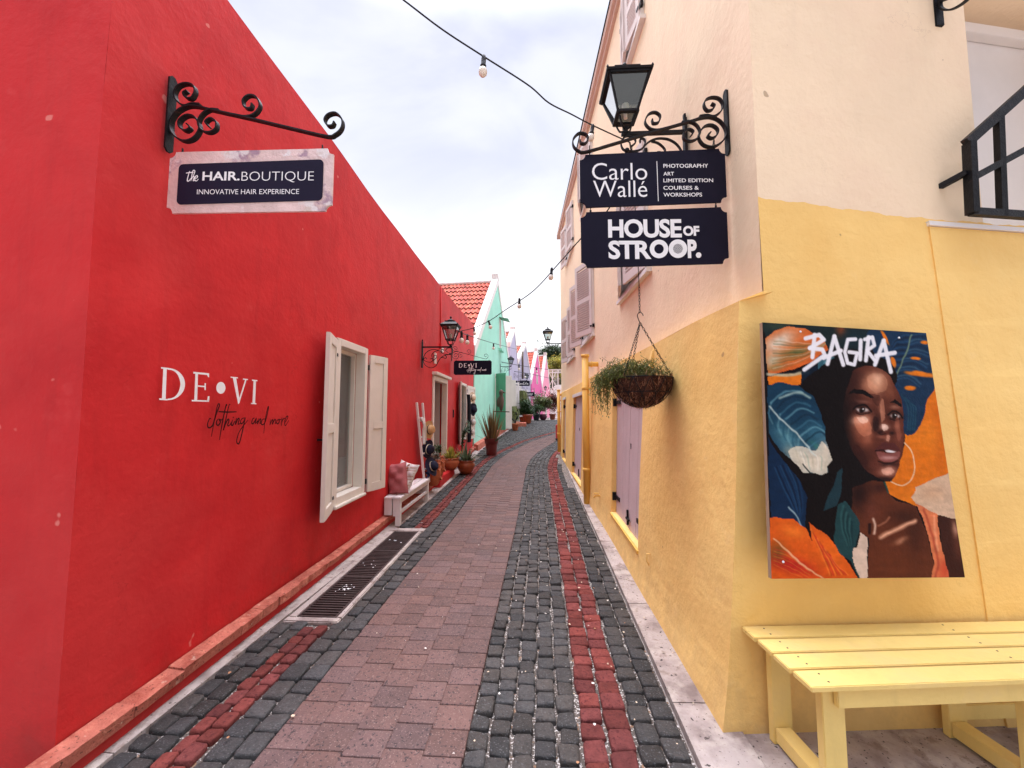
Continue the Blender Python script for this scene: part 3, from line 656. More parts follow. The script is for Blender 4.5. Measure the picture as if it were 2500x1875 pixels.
# mauve ground floor doors
for n_, (y0, y1, z0, z1) in enumerate((d1, d2, d3)):
    b = MB(); xx = lambda y, z: PLow(y, z)[0]+.06
    def leaf(a, c):
        b.hexa([(xx(a, z0), a, z0), (xx(a, z0)+.04, a, z0), (xx(c, z0)+.04, c, z0), (xx(c, z0), c, z0), (xx(a, z1), a, z1), (xx(a, z1)+.04, a, z1), (xx(c, z1)+.04, c, z1), (xx(c, z1), c, z1)])
    k = 4; w_ = (y1-y0)/k
    for i in range(k): leaf(y0+i*w_+.002, y0+(i+1)*w_-.002-(.006 if i == 1 else 0))
    dr = b.build('mauve_door', LPINK, yb_, bevel=.003)
    for zz in (z0+.2, z1-.2):
        for yy, s in ((y0+.01, 1), (y1-.01, -1)):
            b = MB(); x_ = xx(yy, zz); b.box((x_-.012, yy+s*.11, zz), (.012, .22, .045)); b.box((x_-.03, yy-s*.02, zz), (.045, .05, .1)); b.build('strap_hinge', IRON, dr)
    b = MB(); ym = (y0+y1)/2; b.box((xx(ym, z0+.22)-.02, ym-.03, z0+.12), (.02, .02, .16)); b.box((xx(ym, z0+.1)-.021, ym-.06, z0+.11), (.02, .12, .02)); b.build('bolt', IRON, dr)
    b = MB(); b.box((xx(ym, 1.2)-.006, ym-.05, 1.22), (.01, .02, .06)); b.build('keyhole_plate', IRON, dr)
    b = MB(); b.hexa([(PLow(y0, z0)[0]-.015, y0-.02, z0-.035), (PLow(y0, z0)[0]+.11, y0-.02, z0-.03), (PLow(y1, z0)[0]+.11, y1+.02, z0-.03), (PLow(y1, z0)[0]-.015, y1+.02, z0-.035), (PLow(y0, z0)[0]-.015, y0-.02, z0-.008), (PLow(y0, z0)[0]+.11, y0-.02, z0-.002), (PLow(y1, z0)[0]+.11, y1+.02, z0-.002), (PLow(y1, z0)[0]-.015, y1+.02, z0-.008)]); b.build('door_sill', YPIPE, dr)
    if n_ > 0:
        b = MB(); b.hexa([(PLow(y0, z1)[0]-.02, y0-.02, z1+.004), (PLow(y0, z1)[0]+.1, y0-.02, z1+.004), (PLow(y1, z1)[0]+.1, y1+.02, z1+.004), (PLow(y1, z1)[0]-.02, y1+.02, z1+.004), (PLow(y0, z1)[0]-.02, y0-.02, z1+.075), (PLow(y0, z1)[0]+.1, y0-.02, z1+.075), (PLow(y1, z1)[0]+.1, y1+.02, z1+.075), (PLow(y1, z1)[0]-.02, y1+.02, z1+.075)]); b.build('lintel', WTRIM, dr)
# vent hood, tap, hook
b = MB(); vy = 3.47; vx = PLow(vy, 2.05)[0]
b.hexa([(vx-.045, vy-.035, 1.98), (vx+.02, vy-.035, 1.98), (vx+.02, vy+.035, 1.98), (vx-.045, vy+.035, 1.98), (vx-.005, vy-.035, 2.15), (vx+.02, vy-.035, 2.15), (vx+.02, vy+.035, 2.15), (vx-.005, vy+.035, 2.15)]); b.build('vent_hood', YEL, yb_, bevel=.008)
b = MB(); tx = PLow(5.85, .36)[0]; b.tube([(tx+.01, 5.85, .36), (tx-.07, 5.85, .36), (tx-.09, 5.85, .33)], .012); b.box((tx-.05, 5.85, .395), (.07, .02, .012)); b.build('wall_tap', YPIPE, yb_)
b = MB(); hx = PLow(3.35, .4)[0]; b.tube([(hx, 3.35, .42), (hx-.03, 3.35, .42), (hx-.03, 3.35, .36), (hx-.012, 3.35, .33)], .006); b.build('wall_hook', YEL, yb_)
# recessed white door, soffit, stair parapet
b = MB(); fx = lambda x, d: (x+d*.147, yp(x)+d)
def fbox(b, x0, x1, z0, z1, e0, e1):
    p = [fx(x0, e0), fx(x1, e0), fx(x1, e1), fx(x0, e1)]; b.hexa([(q[0], q[1], z0) for q in p]+[(q[0], q[1], z1) for q in p])
fbox(b, 2.6, 4.0, 2.74, 4.7, .335, .36); wd = b.build('recessed_door', WTRIM, yb_)
b = MB(); fbox(b, XJ+.01, 3.9, 4.34, 4.42, .27, .334); fbox(b, XJ+.30, XJ+.36, 2.76, 4.339, .29, .334); b.build('door_moulding', WTRIM, wd, bevel=.004)
b = MB(); xl = 2.31
def pbox(x0, x1, z0, z1, e0, e1, xb0=None):
    xb0 = x0 if xb0 is None else xb0
    b.hexa([(xb0, YF(xb0, z0)+e0-.0, z0), (x1, YF(x1, z0)+e0, z0), (x1, YF(x1, z0)+e1, z0), (xb0, YF(xb0, z0)+e1, z0), (x0, YF(x0, z1)+e0, z1), (x1, YF(x1, z1)+e0, z1), (x1, YF(x1, z1)+e1, z1), (x0, YF(x0, z1)+e1, z1)])
for k in range(9): pbox(2.36+.0*k, 5.0, .0+.3*k, .3*(k+1) if k < 8 else 2.695, -.007, .01)
b.build('stair_parapet', YEL, yb_)
b = MB(); pbox(2.35, 5.0, 2.70, 2.728, -.018, .30); b.build('parapet_cap', WTRIM, yb_)
# ---- downpipes
def downpipe(x, y, z0, z1, r, br, label):
    t = thing('downpipe', (x, y, z0), label, 'pipe')
    b = MB(); b.tube([(x, y, z0), (x, y, z1)], r, 16)
    b.lathe([(r, z1-.02), (r+.012, z1-.015), (r+.012, z1+.03), (r-.01, z1+.03)], (x, y, 0), 16); b.build('pipe', YPIPE, t)
    b = MB()
    for zz in br: b.lathe([(r, zz-.025), (r+.008, zz-.022), (r+.008, zz+.022), (r, zz+.025)], (x, y, 0), 16); b.box((x+r+.01, y, zz), (.06, .03, .03))
    b.build('bracket', YPIPE, t)
    b = MB(); b.tube([(x+.01, y, z1-.14), (x+.24, y, z1-.14)], r*.72, 14); b.lathe([(r*.72, 0), (r*.9, .003), (r*.9, .03), (r*.72, .033)], (x+.09, y, z1-.14), 14, Vector((1, 0, 0)).to_track_quat('Z', 'Y').to_matrix()); b.build('branch', YPIPE, t)
downpipe(.925, 6.7, .04, 2.56, .058, (2.0, .62), 'thick yellow downpipe between two mauve doors behind the hanging basket')
downpipe(.86, 12.5, gz(12.5)+.12, 2.28, .05, (1.6, .9), 'slimmer yellow downpipe at the far end of the yellow wall')
# ------------------------------------------------------------------ wrought iron sign brackets
def U(pts): return [((x-990)*.000848, (700-y)*.000848) for x, y in pts]
ARM = U([(1098, 772), (1120, 796), (1092, 815), (1056, 795), (1047, 752), (1085, 718), (1135, 722), (1172, 765), (1180, 815), (1145, 866), (1085, 880), (1022, 846), (990, 790), (1000, 730), (1040, 680), (1100, 655), (1170, 662), (1240, 683), (1500, 752), (1750, 822), (1980, 884), (2035, 876), (2072, 838), (2074, 785), (2035, 742), (1988, 748), (1966, 782), (1985, 818), (2016, 818), (2026, 795)])
SC1 = U([(1172, 645), (1120, 640), (1070, 650), (1020, 615), (1003, 565), (1025, 520), (1072, 505), (1120, 520), (1136, 562), (1115, 603), (1078, 598), (1062, 568), (1085, 553)])
SC2 = U([(1300, 690), (1245, 684), (1195, 712), (1172, 765), (1195, 815), (1245, 832), (1286, 810), (1284, 765), (1248, 742), (1218, 764), (1240, 795)])
SC3 = U([(1395, 722), (1470, 737), (1525, 722), (1556, 672), (1530, 615), (1482, 602), (1448, 632), (1460, 678), (1498, 685), (1506, 655)])
def sign_bracket(px, py, pz, sgn, label, scale=1.0, detail=True):
    """plate on the wall at (px,py,pz); arm runs along sgn*x"""
    t = thing('sign_bracket', (px, py, pz), label, 'bracket', 'wrought iron sign brackets')
    M_ = lambda u, v, o=0: Vector((px+sgn*(u*scale+.012), py+o, pz+v*scale))
    b = MB(); b.box((px+sgn*.005, py, pz), (.010, .045*scale, .385*scale)); 
    for s in (-1, 1):
        b.hexa([(px, py-.0225*scale, pz+s*.192*scale), (px+sgn*.010, py-.0225*scale, pz+s*.192*scale), (px+sgn*.010, py+.0225*scale, pz+s*.192*scale), (px, py+.0225*scale, pz+s*.192*scale)]+[(q, py+w_*.4, pz+s*.208*scale) for q, w_ in ((px, -.0225), (px+sgn*.010, -.0225), (px+sgn*.010, .0225), (px, .0225))])
    b.build('wall_plate', IRON, t)
    b = MB()
    for i, P in enumerate((ARM, SC1, SC2, SC3)):
        b.ribbon(catmull([M_(u, v, (0, .0012, -.0012, .0006)[i]) for u, v in P], 7 if detail else 3), (.026, .0245, .0238, .0231)[i]*scale, .0072*scale, (0, 1, 0))
    b.build('scroll_arm', IRON, t)
    return t
def notched(w, h, r, n=7):
    """outline of a board with concave quarter-round corners, origin at top-left, y down negative"""
    out = []
    for cx, cz, a0 in ((0, 0, 0), (w, 0, -90), (w, -h, -180), (0, -h, -270)):
        pts = [(cx+r*math.cos(R(a0-90*k/n)), cz+r*math.sin(R(a0-90*k/n))) for k in range(n+1)]
        out += pts if True else pts
    return out
def board_outline(w, h, r, n=7):
    o = []
    for cx, cz, a0, a1 in ((0, 0, -90, 0), (w, 0, 180, 270), (w, -h, 90, 180), (0, -h, 0, 90)):
        o += [(cx+r*math.cos(R(a0+(a1-a0)*k/n)), cz+r*math.sin(R(a0+(a1-a0)*k/n))) for k in range(n+1)]
    return o
def hook(t, p, l):
    b = MB(); x, y, z = p; b.tube([(x, y, z), (x, y, z-l)], .0028, 6)
    for k in range(3):
        zc = z-l*(k+.5)/3; rr = l/5
        b.tube([(x+(rr*.6*math.cos(a) if k % 2 else 0), y+(rr*.6*math.cos(a) if not k % 2 else 0), zc+rr*math.sin(a)) for a in [i*.785 for i in range(9)]], .0022, 5, cap=False)
    b.build('hook', IRON, t)
def hanging_board(x, y, z, w, h, mt, label, hooks=(.07, .93), hl=.035, r=.034, tilt=0, below=None, th=.012):
    """top-left corner (as seen from the camera) at x,z in plane y"""
    t = thing('hanging_sign', (x, y, z), label, 'sign')
    b = MB(); b.prism([(x+u, y, z+v+tilt*u) for u, v in board_outline(w, h, r)], (0, th, 0)); b.build('board', mt, t, bevel=0)
    for q in hooks: hook(t, (x+w*q, y+th/2, z+hl-.006+tilt*w*q), hl+.006)
    return t
FONT = None
def text_mesh(b, s, x, z, w, h, y, dy=-.0012, weight=0, shear=0, spacing=1.0, tilt=0, mono=False):
    """fit string s into the rectangle with left x, bottom z, width w, height h on plane y (facing -y)"""
    cu = bpy.data.curves.new('txt', 'FONT'); cu.body = s; cu.size = 1; cu.offset = weight; cu.shear = shear; cu.space_character = spacing; cu.resolution_u = 4; cu.fill_mode = 'FRONT'
    ob = bpy.data.objects.new('txt', cu); COL.objects.link(ob)
    dg = bpy.context.evaluated_depsgraph_get(); dg.update(); me = ob.evaluated_get(dg).to_mesh()
    vs = [v.co.copy() for v in me.vertices]; x0 = min(v.x for v in vs); x1 = max(v.x for v in vs); z0 = min(v.y for v in vs); z1 = max(v.y for v in vs)
    n = len(b.v)
    for v in vs:
        u = (v.x-x0)/(x1-x0)*w; b.v.append((x+u, y+dy, z+(v.y-z0)/(z1-z0)*h+tilt*u))
    for p in me.polygons: b.face([n+i for i in p.vertices])
    ob.evaluated_get(dg).to_mesh_clear(); bpy.data.objects.remove(ob); bpy.data.curves.remove(cu)
# hair salon sign on the red wall
YH = 1.96
sign_bracket(-2.05, YH+.01, 3.285, 1, 'black scroll bracket on the red wall over the pink marbled hair sign', 1.085)
marb = mat('pink_marble_foil', (.78, .58, .54), .3, .6, metal=.15, var=.2, vscale=5, patches=[((.36, .22, .30), 3.6, .53, .58, .85), ((.86, .78, .76), 4.1, .54, .58, .9), ((.58, .38, .26), 4.2, .60, .68, .8)], bump=.5, bscale=60)
th_ = hanging_board(-2.022, YH, 3.052, .94, .355, marb, 'pink marbled sign with dark rounded panel reading hair boutique, hung on the red wall', hl=.03, tilt=-.012)
def zH(px, py): return atY(px/2.4578, py/2.4578, YH-.002)
def rrect(x0, z0, x1, z1, r, y, n=5):
    o = []
    for cx, cz, a in ((x1-r, z1-r, 0), (x0+r, z1-r, 90), (x0+r, z0+r, 180), (x1-r, z0+r, 270)):
        o += [(cx+r*math.cos(R(a+90*k/n)), y, cz+r*math.sin(R(a+90*k/n))) for k in range(n+1)]
    return o
a = zH(1060, 1228); c = zH(1942, 965)
b = MB(); b.prism(rrect(a.x, a.z, c.x, c.z+.008, .025, YH-.004), (0, .0035, 0)); b.build('dark_panel', mat('plum_panel', (.013, .010, .028), .6, .14, var=.1), th_)
b = MB(); ytx = YH-.004
def fit(b, s, x0, y0, x1, y1, Yp, z_, **k):
    k.pop('tilt', None); p = z_(x0, y1); q = z_(x1, y1); xm = (x0+x1)/2; hh = z_(xm, y0).z-z_(xm, y1).z
    text_mesh(b, s, p.x, p.z, q.x-p.x, hh, Yp, tilt=(q.z-p.z)/(q.x-p.x)*.9, **k)
fit(b, 'HAIR.', 1216, 1032, 1440, 1086, ytx, zH, weight=.022, tilt=-.006)
fit(b, 'BOUTIQUE', 1450, 1032, 1884, 1097, ytx, zH, weight=-.014, tilt=-.006)
fit(b, 'INNOVATIVE HAIR EXPERIENCE', 1184, 1138, 1796, 1168, ytx, zH, weight=-.002, tilt=-.006)
o = 0
for st in ([(1118, 1040), (1150, 1036), (1164, 1036)], [(1140, 1028), (1126, 1080), (1134, 1088), (1150, 1070)], [(1162, 1058), (1172, 1030), (1160, 1028), (1148, 1088)], [(1150, 1080), (1162, 1060), (1168, 1066), (1162, 1086), (1172, 1084)], [(1172, 1076), (1188, 1066), (1186, 1056), (1176, 1062), (1172, 1082), (1182, 1088), (1194, 1076)]):
    ribbon2(b, [zH(*p) for p in st], .006, (0, -1, 0), .0022+o); o += .0003
b.build('lettering', WLET, th_)
# photographer / biscuit shop signs on the corner building
YB = 2.42; kx = YB/2.34
sign_bracket(1.262, YB, 3.455, -1, 'black scroll bracket on the cream wall over two dark shop signs', 1.06)
def zB(px, py): return atY(1380+px/5.0273, 360+py/5.0273, YB-.001)
p = zB(178, 92); q = zB(1962, 60); p2 = zB(200, 748)
ts = hanging_board(p.x, YB, p.z, q.x-p.x, p.z-p2.z-.006, BLACKP, 'navy sign lettered photography art courses, upper of the two hanging on the cream wall', hl=.07, r=.036, tilt=.012)
b = MB(); tl = .02
fit(b, 'Carlo', 330, 190, 1008, 398, YB, zB, weight=-.004, tilt=tl); fit(b, 'Wallé', 345, 408, 1008, 610, YB, zB, weight=-.004, tilt=tl)
a, c = zB(1120, 168), zB(1142, 660); b.quad((a.x, YB-.0012, a.z), (a.x+.004, YB-.0012, a.z), (c.x+.002, YB-.0012, c.z), (c.x-.002, YB-.0012, c.z))
for s_, x1, y0, y1 in (('PHOTOGRAPHY', 1755, 202, 250), ('ART', 1336, 300, 345), ('LIMITED EDITION', 1816, 382, 428), ('COURSES &', 1640, 472, 520), ('WORKSHOPS', 1680, 556, 604)):
    fit(b, s_, 1205, y0, x1, y1, YB, zB, weight=.012, tilt=.014)
b.build('lettering', WLET, ts)
p = zB(190, 796); q = zB(1985, 768); p2 = zB(205, 1476)
ts2 = hanging_board(p.x, YB, p.z, q.x-p.x, p.z-p2.z, BLACKP, 'navy sign with bold white lettering, lower of the two on the cream wall', hl=.036, r=.036, tilt=.012)
b = MB()
fit(b, 'HOUSE', 528, 880, 1432, 1110, YB, zB, weight=.034, spacing=.95, tilt=.005); fit(b, 'OF', 1448, 962, 1648, 1086, YB, zB, weight=.045, spacing=.95)
fit(b, 'STR', 532, 1142, 1058, 1372, YB, zB, weight=.034, spacing=.93); fit(b, 'P', 1506, 1130, 1618, 1358, YB, zB, weight=.05)
def disc_ring(b, cx, cy, ro, ri, dy=.0012, n=36):
    for i in range(n):
        a, c = 2*math.pi*i/n, 2*math.pi*(i+1)/n
        pts = [zB(cx+r_*math.cos(g), cy+r_*math.sin(g)) for r_, g in ((ro, a), (ro, c), (ri, c), (ri, a))]
        b.poly([tuple(q-Vector((0, dy, 0))) for q in (pts if ri > 0 else pts[:3])])
disc_ring(b, 1150, 1246, 114, 58); disc_ring(b, 1382, 1244, 114, 60, .0018); disc_ring(b, 1636, 1322, 34, 0)
for k in range(-3, 4):
    for sg in (1, -1):
        hh = math.sqrt(max(1, 60**2-(k*17)**2)); A_ = Vector((k*17, -hh)); B_ = Vector((k*17, hh)); cs = .7071
        r_ = lambda v: (1382+(v.x*cs-sg*v.y*cs), 1244+(sg*v.x*cs+v.y*cs))
        a, c = zB(*r_(A_)), zB(*r_(B_)); d = (c-a).normalized(); s_ = d.cross(Vector((0, 1, 0)))*.0011; oo = Vector((0, -.0022-.0004*sg, 0))
        b.quad(a-s_+oo, a+s_+oo, c+s_+oo, c-s_+oo)
b.build('lettering', WLET, ts2)
# clothing shop sign above the far red window
YD = 9.7
sign_bracket(-2.05, YD, 3.10, 1, 'black scroll bracket on the red wall beside the lantern, over the clothing sign')
def zD(px, py): return atY(1000+px/5.53, 640+py/5.53, YD-.001)
p = zD(597, 1330); q = zD(1108, 1330); p2 = zD(597, 1522)
td = hanging_board(p.x, YD, p.z, q.x-p.x, p.z-p2.z, BLACKP, 'black sign with white serif letters and script over the red clothes shop', r=.025)
b = MB()
def seg(b, pts, w, zf, off, yy=None): ribbon2(b, [zf(*p) for p in pts], w, (0, -1, 0), off, False)
LT = [([(672, 1366), (672, 1422)], .03), ([(672, 1368), (695, 1370), (712, 1394), (695, 1420), (672, 1422)], .022), ([(740, 1366), (740, 1422)], .03), ([(740, 1368), (772, 1368)], .014), ([(740, 1394), (764, 1394)], .012), ([(740, 1420), (774, 1420)], .014), ([(825, 1366), (848, 1422)], .03), ([(848, 1422), (872, 1366)], .014), ([(898, 1366), (898, 1422)], .03), ([(890, 1367), (907, 1367)], .012), ([(890, 1421), (907, 1421)], .012)]
for i, (P, w_) in enumerate(LT): seg(b, P, w_*.62, zD, .002+.0005*i)
b.poly([tuple(zD(802+14*math.cos(k*.52), 1393+14*math.sin(k*.52))-Vector((0, .002, 0))) for k in range(12)])
for i, st in enumerate(SCR): ribbon2(b, [zD(775+(x-530)*.39, 1456+(y-1110)*.30) for x, y in st], .009, (0, -1, 0), .002+.0005*i)
b.build('lettering', WLET, td)
# ------------------------------------------------------------------ lanterns on scroll brackets
def V_(pts): return [((x-160)*.001352, (1150-y)*.001352) for x, y in pts]
BK = [V_([(168, 1322), (195, 1240), (245, 1195), (310, 1183), (365, 1200), (410, 1240), (460, 1250), (510, 1238), (522, 1195), (495, 1165), (455, 1170), (440, 1200), (470, 1225)]),
      V_([(500, 1245), (430, 1262), (380, 1295), (348, 1350), (322, 1400), (272, 1424), (215, 1402), (178, 1350), (180, 1305), (205, 1290), (215, 1310)]),
      V_([(180, 1318), (215, 1342), (262, 1348), (287, 1325), (280, 1300), (258, 1308)]), V_([(290, 1330), (330, 1290), (325, 1262), (300, 1262), (300, 1285)]),
      V_([(285, 1305), (275, 1250), (310, 1210), (350, 1196)]), V_([(400, 1232), (385, 1200), (395, 1180), (415, 1183), (412, 1200)]), V_([(380, 1290), (405, 1290), (440, 1300), (448, 1275), (430, 1268)])]
def lantern(px, py, pz, sgn, label, arm=.55, rot=0.0, s=1.0, axis='x', lo=False, lz=None):
    """px,py: wall plate; pz: arm height; arm along sgn*axis"""
    t = thing('wall_lantern', (px, py, pz), label, 'lantern', 'black wall lanterns along the lane')
    ax = Vector((sgn, 0, 0)) if axis == 'x' else Vector((0, sgn, 0)); wd = Vector((0, 1, 0)) if axis == 'x' else Vector((1, 0, 0)); O = Vector((px, py, pz))
    k = arm/.46
    b = MB(); b.bar(O+Vector((0, 0, .1*s))+ax*.012, O+Vector((0, 0, -.37*s))+ax*.012, .05, .022, wd); b.bar(O+Vector((0, 0, .105*s))+ax*.012, O+Vector((0, 0, .135*s))+ax*.012, .03, .018, wd); b.build('wall_plate', IRON, t, bevel=.003)
    b = MB(); b.bar(O+ax*.02, O+ax*(arm+.035), .026, .026, (0, 0, 1))
    for i, P in enumerate(BK): b.ribbon(catmull([O+ax*(u*k+.01)+Vector((0, 0, v*s))+wd*.0008*(i-3) for u, v in P], 3 if lo else 6), .020, .009, wd)
    c = O+ax*(.335*k)*1.36+Vector((0, 0, -.125*s)); b.lathe([(.0, -.022), (.018, -.012), (.022, 0), (.018, .012), (0, .022)], c, 8)
    b.build('scroll_bracket', IRON, t)
    C = O+ax*arm; Rm = Matrix.Rotation(rot, 3, 'Z')
    def ringp(h, z): return [C+Rm @ Vector((x*h, y*h, 0))+Vector((0, 0, z)) for x, y in ((-1, -1), (1, -1), (1, 1), (-1, 1))]
    b = MB(); b.tube([C+Vector((0, 0, .0)), C+Vector((0, 0, .03)), C+Vector((0, 0, .05))], [.022, .016, .028], 10)
    for x, y in ((-1, -1), (1, -1), (1, 1), (-1, 1)):
        d = Rm @ Vector((x, y, 0)); b.tube(catmull([C+Vector((0, 0, .03)), C+d*.035+Vector((0, 0, .045)), C+d*.05+Vector((0, 0, .08)), C+d*.06+Vector((0, 0, .115))], 4), .0075, 6)
    # lower frame, posts, upper rim
    z0, z1, h0, h1 = .115*s, .37*s, .066*s, .138*s
    def frame(b, h, z, w, t_):
        q = ringp(h, z)
        for i in range(4):
            e = (q[(i+1) % 4]-q[i]).normalized()*w/2; b.bar(q[i]-e*(1 if i % 2 else -1), q[(i+1) % 4]+e*(1 if i % 2 else -1), w, t_, (0, 0, 1))
    frame(b, h0, z0+.012, .02, .030); frame(b, h1, z1-.012, .018, .030)
    q0, q1 = ringp(h0, z0), ringp(h1, z1)
    for i in range(4): b.bar(q0[i], q1[i], .016, .016, (q1[i]-C)*Vector((1, 1, 0)) if False else (1, 0, 0))
    b.build('lantern_frame', IRON, t)
    b = MB(); e0, e1 = ringp(h1+.022, z1-.004), ringp(h1+.026, z1+.012); b.hexa(e0+e1); r0, r1 = ringp(h1+.018, z1+.0125), ringp(h1*.62, z1+.072*s); b.hexa(r0+r1); r2 = ringp(h1*.66, z1+.0725*s); r3 = ringp(h1*.66, z1+.086*s); b.hexa(r2+r3)
    b.lathe([(h1*.55, z1+.087*s), (h1*.42, z1+.11*s), (.02, z1+.13*s), (.012, z1+.145*s), (.022, z1+.158*s), (.012, z1+.178*s), (0.0, z1+.185*s)], C, 12)
    for q in ringp(h1+.018, z1+.012): b.lathe([(.007, 0), (.010, .008), (.004, .02), (0, .026)], q, 6)
    b.build('lantern_roof', IRON, t)
    b = MB(); g0, g1 = ringp(h0-.004, z0+.02), ringp(h1-.006, z1-.02)
    for i in range(4): b.quad(g0[i], g0[(i+1) % 4], g1[(i+1) % 4], g1[i])
    b.build('glass', LGL, t)
    b = MB(); b.lathe([(.014, .12*s), (.014, .16*s), (.02, .17*s), (.03, .20*s), (.028, .225*s), (.0, .245*s)], C, 12); b.build('bulb', BULB, t)
    return t
lantern(1.235, 2.98, 3.82, -1, 'large black lantern on a scroll bracket high on the cream wall above the shop signs', arm=.475, s=1.1)
lantern(-2.05, 7.02, 2.80, 1, 'black lantern on a scroll bracket on the red wall above the shop door', arm=.54, s=1.05)
lantern(.955, 12.3, 3.78, -1, 'black lantern at the far corner of the cream wall against the sky', arm=.44, lo=True)
b_ = lantern(2.56, yp(2.56)+.01, 4.38, -1, 'black iron lantern bracket foot at the top edge beside the recessed white door', arm=.5, axis='y')
# ------------------------------------------------------------------ festoon cables
def cable(pts, r, bulbs, label, sag=None, br=.030):
    t = thing('festoon_light', pts[0], label, 'string light', 'festoon cables across the lane')
    P = catmull(pts, 10); b = MB(); b.tube(P, r, 8); b.build('cable', IRON, t)
    for (c, tilt) in bulbs:
        c = Vector(c); ax = Vector((tilt, 0, -1)).normalized(); M3 = ax.to_track_quat('Z', 'Y').to_matrix()
        b = MB(); k = br/.030; b.lathe([(.012*k, -.012*k), (.015*k, 0), (.017*k, .02*k), (.016*k, .055*k), (.021*k, .06*k), (.021*k, .072*k), (.015*k, .074*k)], c, 12, M3); so_ = b.build('socket', IRON, t)
        b = MB(); b.lathe([(.016*k, .073*k), (.026*k, .088*k), (.030*k, .105*k), (.027*k, .122*k), (.016*k, .135*k), (0, .139*k)], c, 16, M3); b.build('bulb', BULB, so_)
    return t
def atD(px, py, y): return tuple(atY(px, py, y))
ANC = atD(1538, 348, 2.96)
cable([(-2.07, 1.7, 4.40), atD(870, -85, 1.85), atD(985, 0, 1.95), atD(1080, 72, 2.03), atD(1181, 138, 2.12), atD(1290, 208, 2.32), atD(1340, 251, 2.43), atD(1395, 279, 2.6), atD(1445, 305, 2.8), ANC], .0046,
      [(atD(1181, 140, 2.12), -.05), (atD(1447, 308, 2.8), -.16)], 'nearest string light crossing the sky from the red roof corner to the large lantern', br=.026)
LL = (-1.50, 7.0, 2.97+.19)
cable([ANC, atD(1536, 400, 3.1), atD(1486, 510, 3.35), atD(1415, 586, 3.75), atD(1367, 640, 4.2), atD(1301, 711, 4.9), atD(1235, 756, 5.6), atD(1195, 783, 6.1), atD(1155, 801, 6.6), atD(1120, 809, 7.0)], .0062,
      [(atD(1347, 656, 4.35), -.1), (atD(1268, 730, 5.2), 0), (atD(1193, 784, 6.1), .3), (atD(1157, 800, 6.6), .15)], 'string light sagging from behind the dark signs down to the red wall lantern', br=.029)
cable([atD(1120, 809, 7.0), atD(1141, 818, 8), atD(1205, 838, 13), atD(1262, 853, 21.5)], .009, [(atD(1127, 811, 7.2), 0), (atD(1141, 818, 8.1), 0), (atD(1205, 839, 13), 0)], 'string light running from the red wall lantern along the green house', br=.045)
cable([atD(1225, 884, 18.6), atD(1262, 891, 24), atD(1300, 897, 28), atD(1338, 902, 33)], .018, [(atD(1267, 890, 24), 0), (atD(1310, 898, 29), 0)], 'far string light before the lavender and pink houses', br=.08)
cable([atD(1256, 907, 24), atD(1290, 912, 28), atD(1345, 924, 36)], .018, [(atD(1282, 911, 27), 0)], 'farthest string light, over the small dark signs', br=.08)
# ------------------------------------------------------------------ mural board
TLm, BLm, TRm, BRm = Vector((1.185, 2.017, 2.058)), Vector((1.112, 1.915, .823)), Vector((2.133, 2.174, 2.025)), Vector((2.118, 2.065, .789))
SRC = [(92, 60), (178, 1588), (1062, 127), (1308, 1570)]
GU, GV = 250, 320
uu, vv = np.meshgrid(np.linspace(0, 1, GU+1), np.linspace(0, 1, GV+1))
P3 = lambda u, v: (TLm*(1-u)+TRm*u)*(1-v)+(BLm*(1-u)+BRm*u)*v
a_, b2_, c_, d_ = [np.array(q) for q in (TLm, TRm, BLm, BRm)]
pos = ((a_*(1-uu)[..., None]+b2_*uu[..., None])*(1-vv)[..., None]+(c_*(1-uu)[..., None]+d_*uu[..., None])*vv[..., None])
# canvas coordinates: projective map of the board onto the sketch grid (SRC corners)
def homog(src, dst):
    A_ = []; B_ = []
    for (x, y), (X_, Y_) in zip(src, dst): A_ += [[x, y, 1, 0, 0, 0, -x*X_, -y*X_], [0, 0, 0, x, y, 1, -x*Y_, -y*Y_]]; B_ += [X_, Y_]
    return np.append(np.linalg.solve(np.array(A_, float), np.array(B_, float)), 1).reshape(3, 3)
H = homog([(0, 0), (0, 1), (1, 0), (1, 1)], SRC); q = np.stack([uu, vv, np.ones_like(uu)], -1) @ H.T
X_, Y_ = q[..., 0]/q[..., 2], q[..., 1]/q[..., 2]
nr = np.random.RandomState(3)
def snoise(sx, sy, seed=0):
    r = np.random.RandomState(seed); g = r.rand(sy+2, sx+2); yi = vv*sy; xi = uu*sx; y0 = np.minimum(yi.astype(int), sy-1); x0 = np.minimum(xi.astype(int), sx-1); fy = yi-y0; fx_ = xi-x0
    fy = fy*fy*(3-2*fy); fx_ = fx_*fx_*(3-2*fx_)
    return (g[y0, x0]*(1-fx_)+g[y0, x0+1]*fx_)*(1-fy)+(g[y0+1, x0]*(1-fx_)+g[y0+1, x0+1]*fx_)*fy
wx, wy = (snoise(30, 40, 1)-.5)*14, (snoise(30, 40, 2)-.5)*14
XX, YY = X_+wx*.6, Y_+wy*.6
brush = (snoise(14, 90, 5)-.5)*.07+(snoise(50, 60, 6)-.5)*.07+(snoise(120, 150, 7)-.5)*.05
C_ = np.zeros(uu.shape+(3,)); C_[:] = np.array((22, 14, 14))/255
def inpoly(pts, x, y):
    r = np.zeros(x.shape, bool); n = len(pts); j = n-1
    for i in range(n):
        xi, yi = pts[i]; xj, yj = pts[j]
        if yi != yj: r ^= ((yi > y) != (yj > y)) & (x < (xj-xi)*(y-yi)/(yj-yi)+xi)
        j = i
    return r
def put(mask, col, a=1.0):
    m_ = (mask*a)[..., None]; C_[:] = C_*(1-m_)+np.array(col)/255*m_
